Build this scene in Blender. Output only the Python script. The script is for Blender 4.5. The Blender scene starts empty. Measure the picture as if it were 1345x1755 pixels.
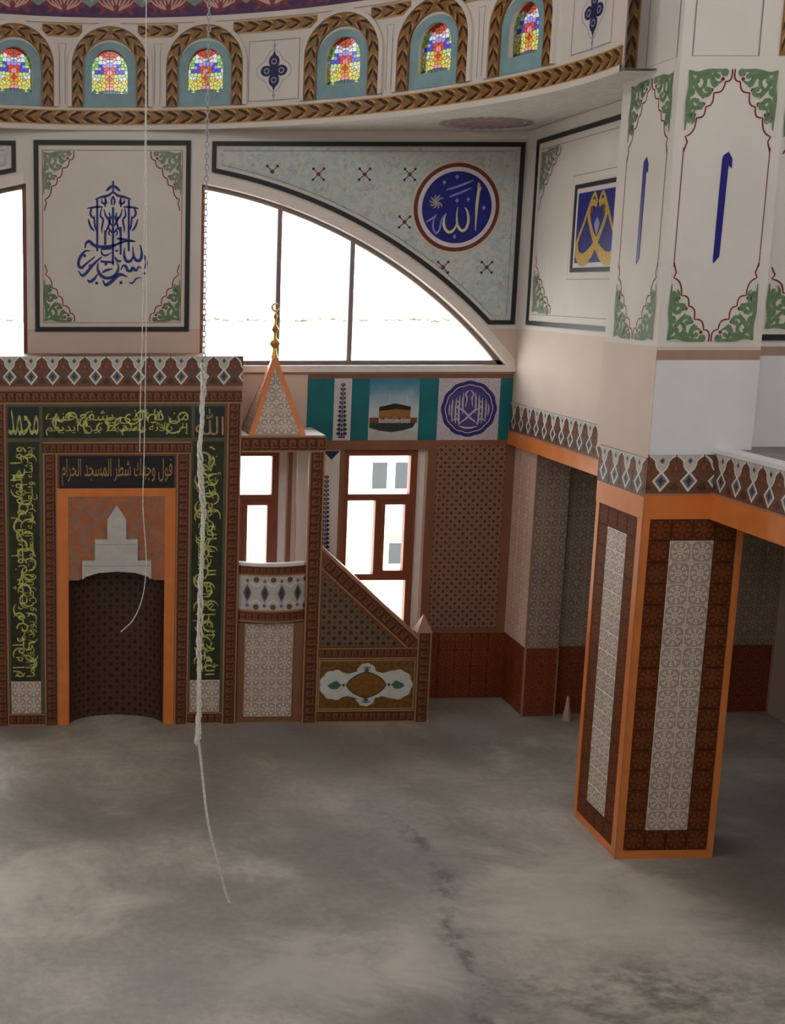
import bpy, math, random
from mathutils import Matrix, Vector
from mathutils.geometry import tessellate_polygon

random.seed(7)
S = bpy.context.scene
COL = S.collection
PI = math.pi

# ------------------------------------------------------------------ camera
cam = bpy.data.cameras.new('camera')
cam_o = bpy.data.objects.new('camera', cam)
COL.objects.link(cam_o)
cam.sensor_fit = 'HORIZONTAL'
cam.sensor_width = 36.0
cam.lens = 2100.0 / 1345.0 * 36.0
cam.shift_x = 500.0 / 1345.0
cam.clip_start = 0.05
cam.clip_end = 3000
_F = Vector((-57.5, -387.5, 2100.0)).normalized()          # world +Y in camera pixels (right, down, forward)
_U = Vector((0.0, -_F.z, _F.y)).normalized()               # world up
_R = Vector((-1 * (_F.y * _U.z - _F.z * _U.y), -1 * (_F.z * _U.x - _F.x * _U.z), -1 * (_F.x * _U.y - _F.y * _U.x)))
if _R.x < 0:
    _R = -_R
_right = Vector((_R.x, _F.x, _U.x)); _down = Vector((_R.y, _F.y, _U.y)); _fwd = Vector((_R.z, _F.z, _U.z))
_m = Matrix((( _right.x, -_down.x, -_fwd.x), (_right.y, -_down.y, -_fwd.y), (_right.z, -_down.z, -_fwd.z)))
cam_o.matrix_world = Matrix.Translation((0, 0, 5.2)) @ _m.to_4x4()
S.camera = cam_o

# ------------------------------------------------------------------ world, exposure
S.view_settings.view_transform = 'Standard'
S.view_settings.look = 'None'
S.view_settings.gamma = 1.0
S.view_settings.use_curve_mapping = False
S.view_settings.exposure = 0.82
SKY = 5.0
w = bpy.data.worlds.new('sky'); S.world = w
w.use_nodes = True
nt = w.node_tree; nt.nodes.clear()
_tc = nt.nodes.new('ShaderNodeTexCoord'); _sx = nt.nodes.new('ShaderNodeSeparateXYZ')
_rp = nt.nodes.new('ShaderNodeValToRGB'); _bg = nt.nodes.new('ShaderNodeBackground'); _wo = nt.nodes.new('ShaderNodeOutputWorld')
nt.links.new(_tc.outputs['Generated'], _sx.inputs[0]); nt.links.new(_sx.outputs['Z'], _rp.inputs[0])
_rp.color_ramp.elements[0].position = 0.0; _rp.color_ramp.elements[0].color = (1.0, 0.975, 0.94, 1)
_rp.color_ramp.elements[1].position = 0.75; _rp.color_ramp.elements[1].color = (0.80, 0.90, 1.0, 1)
nt.links.new(_rp.outputs[0], _bg.inputs[0]); _bg.inputs[1].default_value = SKY
nt.links.new(_bg.outputs[0], _wo.inputs[0])
try:
    S.cycles.max_bounces = 8; S.cycles.diffuse_bounces = 6; S.cycles.transparent_max_bounces = 12
    S.cycles.sample_clamp_indirect = 6.0
    S.cycles.caustics_reflective = False; S.cycles.caustics_refractive = False
    S.cycles.use_denoising = True
except Exception:
    pass

def portal(name, loc, rot, sx, sy):
    """light portal in a window opening: guides sky sampling, emits nothing itself"""
    l = bpy.data.lights.new(name, 'AREA'); l.shape = 'RECTANGLE'; l.size = sx; l.size_y = sy
    l.cycles.is_portal = True
    o = bpy.data.objects.new(name, l); COL.objects.link(o); o.location = loc; o.rotation_euler = rot
    return o

# ------------------------------------------------------------------ shader expressions
class Ex:
    def __init__(s, nt, sock): s.nt = nt; s.k = sock
    def _op(s, op, *a, clamp=False):
        n = s.nt.nodes.new('ShaderNodeMath'); n.operation = op; n.use_clamp = clamp
        for i, x in enumerate((s,) + a):
            if isinstance(x, Ex): s.nt.links.new(x.k, n.inputs[i])
            else: n.inputs[i].default_value = x
        return Ex(s.nt, n.outputs[0])
    def _wrap(s, x):
        if isinstance(x, Ex): return x
        n = s.nt.nodes.new('ShaderNodeValue'); n.outputs[0].default_value = x
        return Ex(s.nt, n.outputs[0])
    def __add__(s, o): return s._op('ADD', o)
    __radd__ = __add__
    def __sub__(s, o): return s._op('SUBTRACT', o)
    def __rsub__(s, o): return s._wrap(o)._op('SUBTRACT', s)
    def __mul__(s, o): return s._op('MULTIPLY', o)
    __rmul__ = __mul__
    def __truediv__(s, o): return s._op('DIVIDE', o)
    def __neg__(s): return s * -1.0
    def abs(s): return s._op('ABSOLUTE')
    def fr(s): return s._op('FRACT')
    def fl(s): return s._op('FLOOR')
    def sin(s): return s._op('SINE')
    def cos(s): return s._op('COSINE')
    def sqrt(s): return s._op('SQRT')
    def pow(s, o): return s._op('POWER', o)
    def atan2(s, o): return s._op('ARCTAN2', o)
    def min(s, o): return s._op('MINIMUM', o)
    def max(s, o): return s._op('MAXIMUM', o)
    def lt(s, o): return s._op('LESS_THAN', o)
    def gt(s, o): return s._op('GREATER_THAN', o)
    def st(s, a, b):
        n = s.nt.nodes.new('ShaderNodeMapRange'); n.interpolation_type = 'SMOOTHSTEP'
        n.inputs['From Min'].default_value = a; n.inputs['From Max'].default_value = b
        s.nt.links.new(s.k, n.inputs['Value'])
        return Ex(s.nt, n.outputs['Result'])

def mixc(nt, f, a, b):
    n = nt.nodes.new('ShaderNodeMix'); n.data_type = 'RGBA'
    def put(i, x):
        if isinstance(x, tuple): n.inputs[i].default_value = (x[0], x[1], x[2], 1)
        elif isinstance(x, Ex): nt.links.new(x.k, n.inputs[i])
        else: nt.links.new(x, n.inputs[i])
    if isinstance(f, Ex): nt.links.new(f.k, n.inputs[0])
    else: n.inputs[0].default_value = f
    put(6, a); put(7, b)
    return n.outputs[2]

def uv(nt):
    n = nt.nodes.new('ShaderNodeUVMap'); s = nt.nodes.new('ShaderNodeSeparateXYZ')
    nt.links.new(n.outputs[0], s.inputs[0])
    return Ex(nt, s.outputs[0]), Ex(nt, s.outputs[1])

def pos(nt):
    n = nt.nodes.new('ShaderNodeNewGeometry'); s = nt.nodes.new('ShaderNodeSeparateXYZ')
    nt.links.new(n.outputs['Position'], s.inputs[0])
    return Ex(nt, s.outputs[0]), Ex(nt, s.outputs[1]), Ex(nt, s.outputs[2])

def noise(nt, scale, detail=3.0, dist=0.0, rough=0.5, vec=None, sc3=None):
    n = nt.nodes.new('ShaderNodeTexNoise'); n.inputs['Scale'].default_value = scale
    n.inputs['Detail'].default_value = detail; n.inputs['Distortion'].default_value = dist; n.inputs['Roughness'].default_value = rough
    if vec is None:
        vec = nt.nodes.new('ShaderNodeNewGeometry').outputs['Position']
    if sc3:
        m = nt.nodes.new('ShaderNodeVectorMath'); m.operation = 'MULTIPLY'; m.inputs[1].default_value = sc3
        nt.links.new(vec, m.inputs[0]); vec = m.outputs[0]
    nt.links.new(vec, n.inputs['Vector'])
    return Ex(nt, n.outputs[0])

def rnd(nt):
    return Ex(nt, nt.nodes.new('ShaderNodeObjectInfo').outputs['Random'])

def lin(h):
    h = h.lstrip('#'); o = []
    for i in (0, 2, 4):
        c = int(h[i:i + 2], 16) / 255.0
        o.append(c / 12.92 if c <= 0.04045 else ((c + 0.055) / 1.055) ** 2.4)
    return tuple(o)

MATS = {}
def mat(name, colour, rough=0.6, spec=0.3, metal=0.0, var=0.08, nscale=9.0, bump=0.0, bscale=40.0):
    """colour: hex / rgb tuple, or fn(nt) -> colour socket. A little tonal noise goes over every surface."""
    m = bpy.data.materials.new(name); m.use_nodes = True; nt = m.node_tree
    b = nt.nodes['Principled BSDF']
    b.inputs['Roughness'].default_value = rough; b.inputs['Metallic'].default_value = metal
    b.inputs['Specular IOR Level'].default_value = spec
    c = colour(nt) if callable(colour) else (lin(colour) if isinstance(colour, str) else colour)
    if var > 0:
        f = noise(nt, nscale, 4.0).st(0.3, 0.7)
        dark = mixc(nt, 1.0, c, c)
        mul = nt.nodes.new('ShaderNodeMix'); mul.data_type = 'RGBA'; mul.blend_type = 'MULTIPLY'; mul.inputs[0].default_value = 1.0
        nt.links.new(dark, mul.inputs[6]); k = 1 - 2 * var; mul.inputs[7].default_value = (k, k, k, 1)
        c = mixc(nt, f, mul.outputs[2], dark)
    if isinstance(c, tuple): b.inputs['Base Color'].default_value = (c[0], c[1], c[2], 1)
    else: nt.links.new(c, b.inputs['Base Color'])
    if bump > 0:
        bp = nt.nodes.new('ShaderNodeBump'); bp.inputs['Strength'].default_value = bump; bp.inputs['Distance'].default_value = 0.02
        nt.links.new(noise(nt, bscale, 5.0).k, bp.inputs['Height']); nt.links.new(bp.outputs[0], b.inputs['Normal'])
    MATS[name] = m
    return m

def glassmat(name, tint, gloss=0.08):
    m = bpy.data.materials.new(name); m.use_nodes = True; nt = m.node_tree; nt.nodes.clear()
    o = nt.nodes.new('ShaderNodeOutputMaterial'); t = nt.nodes.new('ShaderNodeBsdfTransparent'); g = nt.nodes.new('ShaderNodeBsdfGlossy')
    x = nt.nodes.new('ShaderNodeMixShader'); f = nt.nodes.new('ShaderNodeFresnel'); f.inputs[0].default_value = 1.3
    t.inputs[0].default_value = (*tint, 1); g.inputs['Roughness'].default_value = 0.05; g.inputs[0].default_value = (0.9, 0.9, 0.9, 1)
    nt.links.new(f.outputs[0], x.inputs[0]); nt.links.new(t.outputs[0], x.inputs[1]); nt.links.new(g.outputs[0], x.inputs[2]); nt.links.new(x.outputs[0], o.inputs[0])
    MATS[name] = m
    return m

# --- plain colours
WHITE = '#dcd6cf'; BEIGE = '#d6c3b5'
mat('white_paint', WHITE, 0.7, 0.2, var=0.03, nscale=2.0)
mat('beige_paint', BEIGE, 0.7, 0.2, var=0.04, nscale=2.0)
mat('plaster', '#dfe0e2', 0.8, 0.15, var=0.03, nscale=2.5, bump=0.05)
mat('brown_strip', '#a58a7a', 0.75, 0.2, var=0.05)
mat('orange', '#dd8040', 0.3, 0.5, var=0.06, nscale=5.0)
mat('key_brown', '#7d4a30', 0.4, 0.4, var=0.08)
mat('key_dark', '#42200f', 0.4, 0.4, var=0.0)
mat('key_tan', '#a8805c', 0.4, 0.4, var=0.0)
mat('plain_brown', '#8a5c44', 0.45, 0.35, var=0.06, nscale=4.0)
mat('cornice', '#a87b64', 0.4, 0.4, var=0.05)
mat('black_frame', '#2a2c2e', 0.5, 0.3, var=0.03)
mat('line_grey', '#7a7480', 0.6, 0.2, var=0.0)
mat('line_red', '#7a2638', 0.6, 0.2, var=0.0)
mat('leaf_green', '#6f8a66', 0.6, 0.2, var=0.12, nscale=20)
mat('leaf_pale', '#8c9a86', 0.6, 0.2, var=0.12, nscale=20)
mat('blue_letters', '#15187c', 0.45, 0.35, var=0.05)
mat('blue_ink', '#2b3a86', 0.5, 0.3, var=0.12, nscale=25)
mat('blue_disc', '#0f1a82', 0.4, 0.4, var=0.14, nscale=6)
mat('disc_cream', '#d8c4b0', 0.5, 0.3, var=0.04)
mat('disc_brown', '#6d3428', 0.45, 0.35, var=0.08)
mat('disc_white', '#dccfd4', 0.5, 0.3, var=0.03)
mat('letter_cream', '#d9d2ae', 0.4, 0.4, var=0.08, nscale=30)
mat('letter_pale', '#8f93c8', 0.5, 0.3, var=0.05)
mat('letter_gold', '#c9a545', 0.4, 0.4, var=0.15, nscale=30)
mat('letter_lime', '#d3d474', 0.4, 0.4, var=0.25, nscale=18)
mat('letter_dull', '#bd985c', 0.4, 0.4, var=0.2, nscale=18)
mat('band_green', '#2c3320', 0.35, 0.45, var=0.2, nscale=12)
mat('band_edge', '#5a5a42', 0.4, 0.4, var=0.08)
mat('band_black', '#1c1b22', 0.35, 0.45, var=0.1)
mat('band_navy', '#1d2c31', 0.35, 0.45, var=0.1)
mat('pale_stone', '#c8c4be', 0.6, 0.25, var=0.06)
mat('crown_brown', '#74503d', 0.4, 0.4, var=0.12, nscale=30)
mat('crown_red', '#7a3a22', 0.4, 0.4, var=0.1, nscale=40)
mat('crown_rose', '#a4603c', 0.4, 0.4, var=0.05)
mat('crown_pale', '#c2bcb4', 0.4, 0.4, var=0.05)
mat('crown_white', '#dfdbd2', 0.4, 0.4, var=0.03)
mat('crown_blue', '#6b7484', 0.4, 0.4, var=0.06)
mat('crown_dark', '#4c3b33', 0.4, 0.4, var=0.05)
mat('gold_band', '#946a36', 0.45, 0.4, var=0.16, nscale=14)
mat('gold_dark', '#3c220c', 0.5, 0.3, var=0.1, nscale=14)
mat('gold_light', '#c69a5a', 0.45, 0.4, var=0.1, nscale=14)
mat('drum_teal', '#8aacb3', 0.6, 0.25, var=0.08, nscale=6)
mat('navy', '#262a55', 0.5, 0.3, var=0.08)
mat('navy_pale', '#9aa2c0', 0.6, 0.2, var=0.05)
mat('teal_tile', '#0f7078', 0.35, 0.45, var=0.12, nscale=3.0)
mat('tile_white', '#cfcac8', 0.4, 0.4, var=0.05)
mat('vine_ink', '#2c3050', 0.5, 0.3, var=0.1)
mat('rosette_ink', '#2d2c78', 0.45, 0.35, var=0.12, nscale=20)
mat('rosette_mid', '#4a4788', 0.45, 0.35, var=0.15, nscale=25)
mat('rosette_pale', '#c9bfc6', 0.5, 0.3, var=0.1, nscale=30)
mat('print_black', '#211d1a', 0.4, 0.4, var=0.06)
mat('print_gold', '#a06a32', 0.4, 0.4, var=0.12, nscale=40)
mat('print_crowd', '#c9c2b8', 0.5, 0.3, var=0.3, nscale=60)
mat('print_dark', '#39413f', 0.5, 0.3, var=0.25, nscale=50)
mat('print_floor', '#bdb6b0', 0.5, 0.3, var=0.05)
mat('print_red', '#8a4a3a', 0.5, 0.3, var=0.2, nscale=50)
mat('panel_gold', '#7a5522', 0.4, 0.4, var=0.2, nscale=20)
mat('panel_core', '#8a5a22', 0.4, 0.4, var=0.18, nscale=25)
mat('panel_green', '#4f6d50', 0.4, 0.4, var=0.1)
mat('panel_white', '#cdd0c8', 0.4, 0.4, var=0.06)
mat('window_wood', '#8a4a30', 0.45, 0.4, var=0.08, nscale=6)
mat('window_metal', '#8a7a78', 0.5, 0.4, var=0.05)
mat('sill_white', '#e6ddd6', 0.5, 0.35, var=0.03)
mat('gilt', '#d2a24a', 0.3, 0.5, metal=0.6, var=0.08)
mat('rope', '#dcd8cc', 0.85, 0.1, var=0.15, nscale=60)
mat('chain_metal', '#9aa0a8', 0.5, 0.5, metal=0.3, var=0.1, nscale=40)
mat('grout', '#5a4a40', 0.8, 0.1, var=0.05)
mat('grout_pale', '#a09488', 0.8, 0.1, var=0.05)
mat('pale_plastic', '#c4a8a2', 0.5, 0.3, var=0.05)
mat('slab', '#8f8d8a', 0.85, 0.1, var=0.12, nscale=4, bump=0.2)
mat('dome_purple', '#5c4468', 0.6, 0.25, var=0.12, nscale=14)
mat('dome_red', '#92505c', 0.6, 0.25, var=0.12, nscale=14)
mat('dome_pink', '#d8b0a2', 0.6, 0.25, var=0.08, nscale=14)
mat('dome_green', '#8a9a94', 0.6, 0.25, var=0.08, nscale=14)
mat('dome_pale', '#b9b3c2', 0.6, 0.25, var=0.05)
mat('soffit_mauve', '#b9a2ac', 0.65, 0.2, var=0.1, nscale=12)
# exterior
mat('earth', '#cfc6b4', 0.9, 0.1, var=0.15, nscale=0.05)
mat('house_white', '#ece4d6', 0.8, 0.1, var=0.04)
mat('house_yellow', '#e3cf9c', 0.8, 0.1, var=0.04)
mat('roof_pink', '#c8a494', 0.8, 0.1, var=0.08)
mat('dark_pane', '#33383c', 0.3, 0.5, var=0.05)
mat('far_trees', '#a7aa9c', 0.9, 0.05, var=0.2, nscale=0.1)  # foliage paled: distance haze is put into the colour
glassmat('glass', (0.95, 0.96, 0.96))
for nm, c in dict(red=(0.75, 0.08, 0.05), pink=(0.85, 0.35, 0.40), blue=(0.10, 0.10, 0.62), violet=(0.45, 0.35, 0.80), green=(0.25, 0.62, 0.16), lime=(0.62, 0.80, 0.30),
                  yellow=(0.85, 0.68, 0.15), amber=(0.80, 0.35, 0.07), clear=(0.80, 0.84, 0.90), rust=(0.42, 0.13, 0.06), grey=(0.10, 0.16, 0.18)).items():
    glassmat('pane_' + nm, tuple(min(1, 0.10 * x) for x in c))


# --- patterned prints
def paint_split(z0, lo, hi, soft=0.004):
    def f(nt):
        x, y, z = pos(nt)
        return mixc(nt, z.st(z0 - soft, z0 + soft), lin(lo), lin(hi))
    return f
mat('wall_two_tone', paint_split(4.69, BEIGE, WHITE), 0.7, 0.2, var=0.03, nscale=2.0)

def star_net(nt, period, base, dark, light):
    u, v = uv(nt); k = 2 * PI / period
    c1 = (u * k).cos(); c2 = (v * k).cos(); f = c1 + c2
    d = (u * k * 2).cos() + (v * k * 2).cos()
    star = (f + (u * k * 2).cos() * (v * k * 2).cos() * 0.35).st(1.35, 1.75).max((f * -1.0).st(1.3, 1.65) * 0.9)
    small = d.st(1.05, 1.5) * 0.85
    line = (1.0 - f.abs().st(0.03, 0.2)).max((1.0 - ((u * k).sin() * (v * k).sin()).abs().st(0.02, 0.12)) * 0.6)
    c = mixc(nt, line, lin(base), lin(light))
    return mixc(nt, star.max(small), c, lin(dark))
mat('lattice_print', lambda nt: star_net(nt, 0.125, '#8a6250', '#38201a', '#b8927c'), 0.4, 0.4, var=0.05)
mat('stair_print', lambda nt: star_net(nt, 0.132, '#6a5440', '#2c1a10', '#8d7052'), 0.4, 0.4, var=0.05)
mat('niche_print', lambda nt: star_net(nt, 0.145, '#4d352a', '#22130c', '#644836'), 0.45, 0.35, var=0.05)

def rosette(nt, base, ink, inkmix=1.0, edge_k=0.5, edge_c=None):
    u, v = uv(nt); x = u - 0.5; y = v - 0.5
    r = (x * x + y * y).sqrt(); a = y.atan2(x)
    ring = 1.0 - (r - 0.13).abs().st(0.015, 0.05)
    pet = (1.0 - (r - 0.27).abs().st(0.03, 0.08)) * (a * 8.0).cos().st(-0.1, 0.5)
    out = (1.0 - (r - 0.38).abs().st(0.015, 0.045)) * (a * 8.0).cos().st(-0.9, -0.2)
    dx = 0.5 - x.abs(); dy = 0.5 - y.abs()
    rc = (dx * dx + dy * dy).sqrt()
    cor = (1.0 - (rc - 0.12).abs().st(0.015, 0.05)).max(1.0 - rc.st(0.02, 0.06))
    edge = 1.0 - dx.min(dy).st(0.015, 0.045)
    ink_f = ring.max(pet).max(out).max(cor)
    dot = 1.0 - r.st(0.03, 0.07)
    c = mixc(nt, ink_f.max(dot) * inkmix, lin(base), lin(ink))
    return mixc(nt, edge * edge_k, c, lin(edge_c or base))
def with_rand(fn, lo=0.9):
    def f(nt):
        c = fn(nt); k = rnd(nt) * (1 - lo) + lo
        m = nt.nodes.new('ShaderNodeMix'); m.data_type = 'RGBA'; m.blend_type = 'MULTIPLY'; m.inputs[0].default_value = 1
        nt.links.new(c, m.inputs[6]); cc = nt.nodes.new('ShaderNodeCombineColor')
        for i in range(3): nt.links.new(k.k, cc.inputs[i])
        nt.links.new(cc.outputs[0], m.inputs[7])
        return m.outputs[2]
    return f
mat('tile_light', with_rand(lambda nt: rosette(nt, '#a89789', '#e4d6c8', 0.9, 0.9, '#e2d4c7')), 0.45, 0.3, var=0.0)
mat('tile_dark', with_rand(lambda nt: rosette(nt, '#5e2f18', '#8d5129', 0.6, 0.6, '#351609')), 0.6, 0.15, var=0.0)
mat('tile_wainscot', with_rand(lambda nt: rosette(nt, '#8a4022', '#5a2412', 0.8)), 0.4, 0.4, var=0.0)
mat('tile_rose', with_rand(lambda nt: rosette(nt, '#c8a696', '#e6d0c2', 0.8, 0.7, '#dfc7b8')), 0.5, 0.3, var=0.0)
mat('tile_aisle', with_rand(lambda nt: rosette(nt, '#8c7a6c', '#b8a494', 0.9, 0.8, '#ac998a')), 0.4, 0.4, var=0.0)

def brickish(nt):
    u, v = uv(nt); n = nt.nodes.new('ShaderNodeTexWhiteNoise'); n.noise_dimensions = '2D'; cb = nt.nodes.new('ShaderNodeCombineXYZ')
    nt.links.new(((u / 0.034).fl() + 0.5).k, cb.inputs[0]); nt.links.new(((v / 0.034).fl() + 0.5).k, cb.inputs[1]); nt.links.new(cb.outputs[0], n.inputs['Vector'])
    return mixc(nt, Ex(nt, n.outputs['Value']).st(0.35, 0.5) * 0.8, lin('#b8683c'), lin('#94786a'))
mat('kufic_print', brickish, 0.45, 0.35, var=0.08)

def floral(nt):
    n1 = noise(nt, 9.0, 2.0, 1.5).st(0.45, 0.55); n2 = noise(nt, 14.0, 2.0, 2.0).st(0.54, 0.62)
    u, v = uv(nt); k = 2 * PI / 0.55
    band = ((u * k).cos() * (v * k).cos()).st(-0.3, 0.6)
    c = mixc(nt, n1 * 0.45, lin('#c9cdca'), lin('#a3b9bb'))
    c = mixc(nt, n2 * band * 0.5, c, lin('#8ea3b6'))
    yx = (u * k * 2).cos() + (v * k * 2).cos()
    return mixc(nt, yx.st(1.75, 1.95) * 0.6, c, lin('#c4a45c'))
mat('floral_print', floral, 0.6, 0.25, var=0.03)
mat('soffit_print', lambda nt: mixc(nt, noise(nt, 7.0, 2.0, 1.8).st(0.42, 0.6) * 0.5, lin('#e6e2dc'), lin('#c6ccc4')), 0.65, 0.2, var=0.03)
def kaaba_sky(nt):
    u, v = uv(nt)
    return mixc(nt, (v + noise(nt, 6.0, 3.0) * 0.2).st(3.75, 4.2), lin('#b8c6cc'), lin('#2f7f9e'))
mat('print_sky', kaaba_sky, 0.35, 0.45, var=0.04)

def concrete(nt):
    x, y, z = pos(nt)
    big = noise(nt, 0.33, 4.0, 0.3, 0.5, sc3=(1.0, 1.1, 1.0)).st(0.38, 0.64)
    med = noise(nt, 1.3, 5.0, 0.4, 0.6, sc3=(1.0, 1.5, 1.0)).st(0.35, 0.68)
    fine = noise(nt, 14.0, 6.0, 0.3, 0.65).st(0.3, 0.7)
    c = mixc(nt, big, lin('#857f77'), lin('#bfb7aa'))
    c = mixc(nt, med * 0.5, c, lin('#8f8a83'))
    c = mixc(nt, noise(nt, 0.55, 6.0, 0.35, 0.55).st(0.52, 0.70) * 0.7, c, lin('#cfc7b8'))
    c = mixc(nt, fine * 0.22, c, lin('#57524c'))
    # paler areas and one greyer area at fixed spots, each with its own ragged outline
    wob2 = (noise(nt, 0.9, 8.0, 0.5, 0.68, sc3=(1.0, 1.4, 1.0)) - 0.5) * 7.0
    for px, py, rx, ry, k, hx in ((-0.45, 9.9, 0.9, 0.75, 0.75, '#cfc6b6'), (4.3, 9.75, 1.15, 0.8, 0.75, '#cdc4b4'), (2.1, 8.75, 1.0, 0.5, 0.6, '#cdc5b6'),
                                  (0.7, 8.5, 1.1, 0.5, 0.35, '#8f8f90')):
        e = ((x - px) / rx) * ((x - px) / rx) + ((y - py) / ry) * ((y - py) / ry)
        c = mixc(nt, (1.0 - (e + wob2).st(-0.6, 2.0)) * k, c, lin(hx))
    # a trowel seam wandering away from the viewer, with dark scuffs along it
    fc = nt.nodes.new('ShaderNodeFloatCurve')
    cv = fc.mapping.curves[0]
    pts = [(0.0, 2.75), (0.12, 2.92), (0.30, 3.08), (0.48, 3.22), (0.64, 3.30), (0.80, 3.26), (1.0, 3.0)]   # seam X over Y = 7 .. 12
    while len(cv.points) < len(pts): cv.points.new(0.5, 0.5)
    for p, (a, b) in zip(cv.points, pts): p.location = (a, (b - 2.0) / 2.0)
    fc.mapping.update()
    t = (y - 7.0) / 5.0
    nt.links.new(t.k, fc.inputs['Value'])
    sx = Ex(nt, fc.outputs[0]) * 2.0 + 2.0
    wob = (noise(nt, 1.6, 7.0, 0.3, 0.65) - 0.5) * 0.7
    d = (x - sx + wob).abs()
    scuff = (1.0 - d.st(0.0, 0.16)) * noise(nt, 4.0, 7.0, 0.3, 0.7).st(0.40, 0.66) * t.st(0.0, 0.1) * (1.0 - t.st(0.8, 1.0))
    c = mixc(nt, (1.0 - d.st(0.05, 0.5)) * 0.3, c, lin('#8e8d8e'))
    c = mixc(nt, scuff * 0.7, c, lin('#46433f'))
    # rough dark patch towards the right foreground
    p1 = ((x - 4.3) * 0.55).pow(2.0) + (y - 8.15).pow(2.0) * 2.2
    rough = (1.0 - (p1 + (noise(nt, 1.1, 7.0, 0.4, 0.65) - 0.5) * 3.0).st(-0.3, 1.0)) * noise(nt, 5.0, 7.0, 0.2, 0.7, sc3=(0.8, 1.3, 1)).st(0.38, 0.64)
    return mixc(nt, rough * 0.7, c, lin('#55514d'))
mat('concrete', concrete, 0.62, 0.28, var=0.0, bump=0.12, bscale=18.0)

# ------------------------------------------------------------------ mesh builder
def FQ(y): return lambda u, v, w: (u, y - w, v)                 # plane facing the viewer (-Y)
def FX(x): return lambda u, v, w: (x - w, u, v)                 # plane facing -X, u = world Y
def FXr(x, yc): return lambda u, v, w: (x - w, yc - u, v)       # same, u to the right as seen from the hall
DC = (0.53, 10.87); DA, DB = 4.2, 4.05
def FD(um, v, w):                                               # half-round drum, um = metres along it from its middle
    t = um / 4.125
    return (DC[0] + (DA - w) * math.sin(t), DC[1] + (DB - w) * math.cos(t), v)
def deg(d): return math.radians(d) * 4.125

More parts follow.
